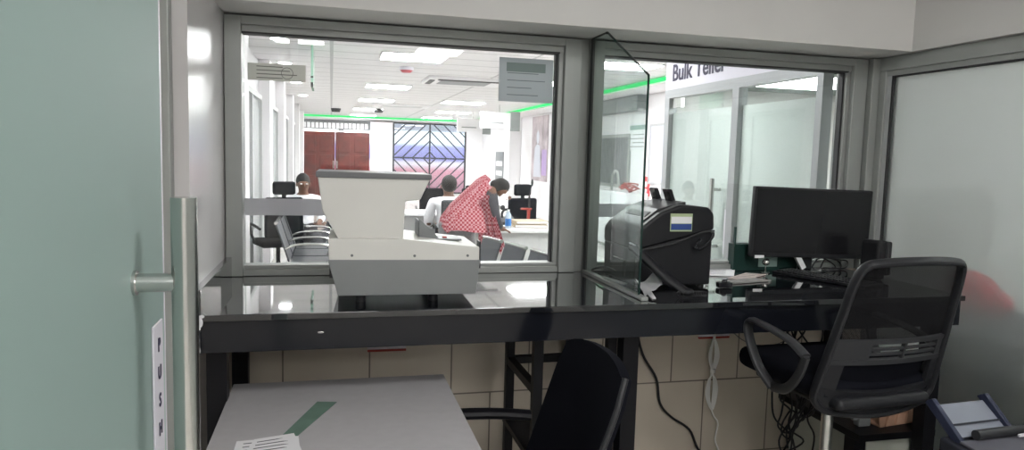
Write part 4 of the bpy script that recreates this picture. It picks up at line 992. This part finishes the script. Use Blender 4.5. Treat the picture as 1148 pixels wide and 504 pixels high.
# shawl: draped surface over back, hanging in points
sh = MB(); prof_c = [(-.25, .835, .03, .17), (-.235, .93, .07, .20), (-.15, 1.05, .14, .225), (-.05, 1.15, .21, .235), (.05, 1.245, .27, .235), (.12, 1.315, .27, .21), (.17, 1.34, .20, .16), (.21, 1.30, .12, .12)]
nr = 28; rows = []
for (cx, cz, hang, wy) in prof_c:
    row = []
    for k in range(nr+1):
        a = math.pi*k/nr   # 0..pi across the back
        y = .12-wy*math.cos(a)*.95
        dz = -hang*1.7*(1-math.sin(a))**1.3 - .012*math.cos(9*a)
        dx = .26*hang*(1-math.sin(a))+.015*math.cos(11*a)
        row.append(sh.bm.verts.new((cx+dx*1.3, y, cz+dz)))
    rows.append(row)
for A, B in zip(rows, rows[1:]):
    for k in range(nr): sh.bm.faces.new((A[k], A[k+1], B[k+1], B[k]))
bmesh.ops.recalc_face_normals(sh.bm, faces=sh.bm.faces[:]); bmesh.ops.solidify(sh.bm, geom=sh.bm.faces[:], thickness=-.008)
# hanging tails in front of the hip, on the viewer's side
for (x0, x1, zt, zb, y) in ((.02, .16, 1.12, .50, -.115), (.12, .30, 1.16, .60, -.125)):
    n = 8; r0_ = []
    for i in range(n+1):
        x = x0+(x1-x0)*i/n; wv = .022*math.sin(i*2.2); xm = .12
        r0_.append([sh.bm.verts.new((xm+(x-xm)*(.35+.65*j/4)+.015*j, y+.03*(1-j/4)+wv*(j/4), zt+(zb+.05*math.sin(i*1.9)-zt)*j/4)) for j in range(5)])
    fs = [sh.bm.faces.new((r0_[i][j], r0_[i+1][j], r0_[i+1][j+1], r0_[i][j+1])) for i in range(n) for j in range(4)]
    bmesh.ops.solidify(sh.bm, geom=fs, thickness=.006)
sh.build('shawl', chk, e, label='red checked shawl')
MB().ell((.345, .085, 1.245), (.095, .092, .085)).ell((.29, .12, 1.26), (.05, .05, .05)).build('hair', M['hair'], e)
face(e, (.38, .06, 1.19), (.75, -.1, -.65), (.65, 0, .75), .085, M['skin'])

# ------------------------------------------------------------------ near-room lamp and added fill panels
rp = emis('room_panel', (1, .985, .97), 14.0)
for k, (x, y) in enumerate(((1.2, -2.6), (.1, -4.6), (1.6, -4.9), (-.4, -6.5), (1.4, -6.8))):  # all but the first are added out of view to light the tiled wall
    e = empty('ceiling_light', (x, y, 2.93), label=['square light panel in the teller room ceiling, nearest the counter', 'second row left light panel in the teller room ceiling', 'second row right light panel in the teller room ceiling', 'rear row left light panel in the teller room ceiling', 'rear row right light panel in the teller room ceiling'][k], cat='ceiling light')
    MB().box((-.32, -.32, 0), (.32, .32, .019)).build('frame', M['paint'], e, smooth=False); MB().box((-.3, -.3, -.004), (.3, .3, 0)).build('diffuser', rp, e, smooth=False)
# unseen lamps added behind the frosted glass and in the booth to brighten the panes
for k, (x, y, z) in enumerate(((3.9, -1.3, 2.94), (2.95, .95, 2.08), (3.9, -3.6, 2.94))):
    e = empty('ceiling_light', (x, y, z-.02), label=['light panel in the room behind the frosted partition, nearest the counter', 'light panel inside the Bulk Teller booth', 'light panel in the room behind the frosted partition, farther from the counter'][k], cat='ceiling light')
    MB().box((-.32, -.32, 0), (.32, .32, .019)).build('frame', M['paint'], e, smooth=False); MB().box((-.3, -.3, -.004), (.3, .3, 0)).build('diffuser', emis('side_panel_%d' % k, (1, 1, 1), (11, 17, 9)[k]), e, smooth=False)

# ------------------------------------------------------------------ world and colour
w = bpy.data.worlds.new('world'); S.world = w; w.use_nodes = True
bg = w.node_tree.nodes['Background']; bg.inputs[0].default_value = (.80, .88, 1, 1); bg.inputs[1].default_value = 1.6
S.view_settings.view_transform = 'Standard'; S.view_settings.look = 'None'; S.view_settings.gamma = 1
S.view_settings.use_curve_mapping = False; S.view_settings.exposure = 1.25
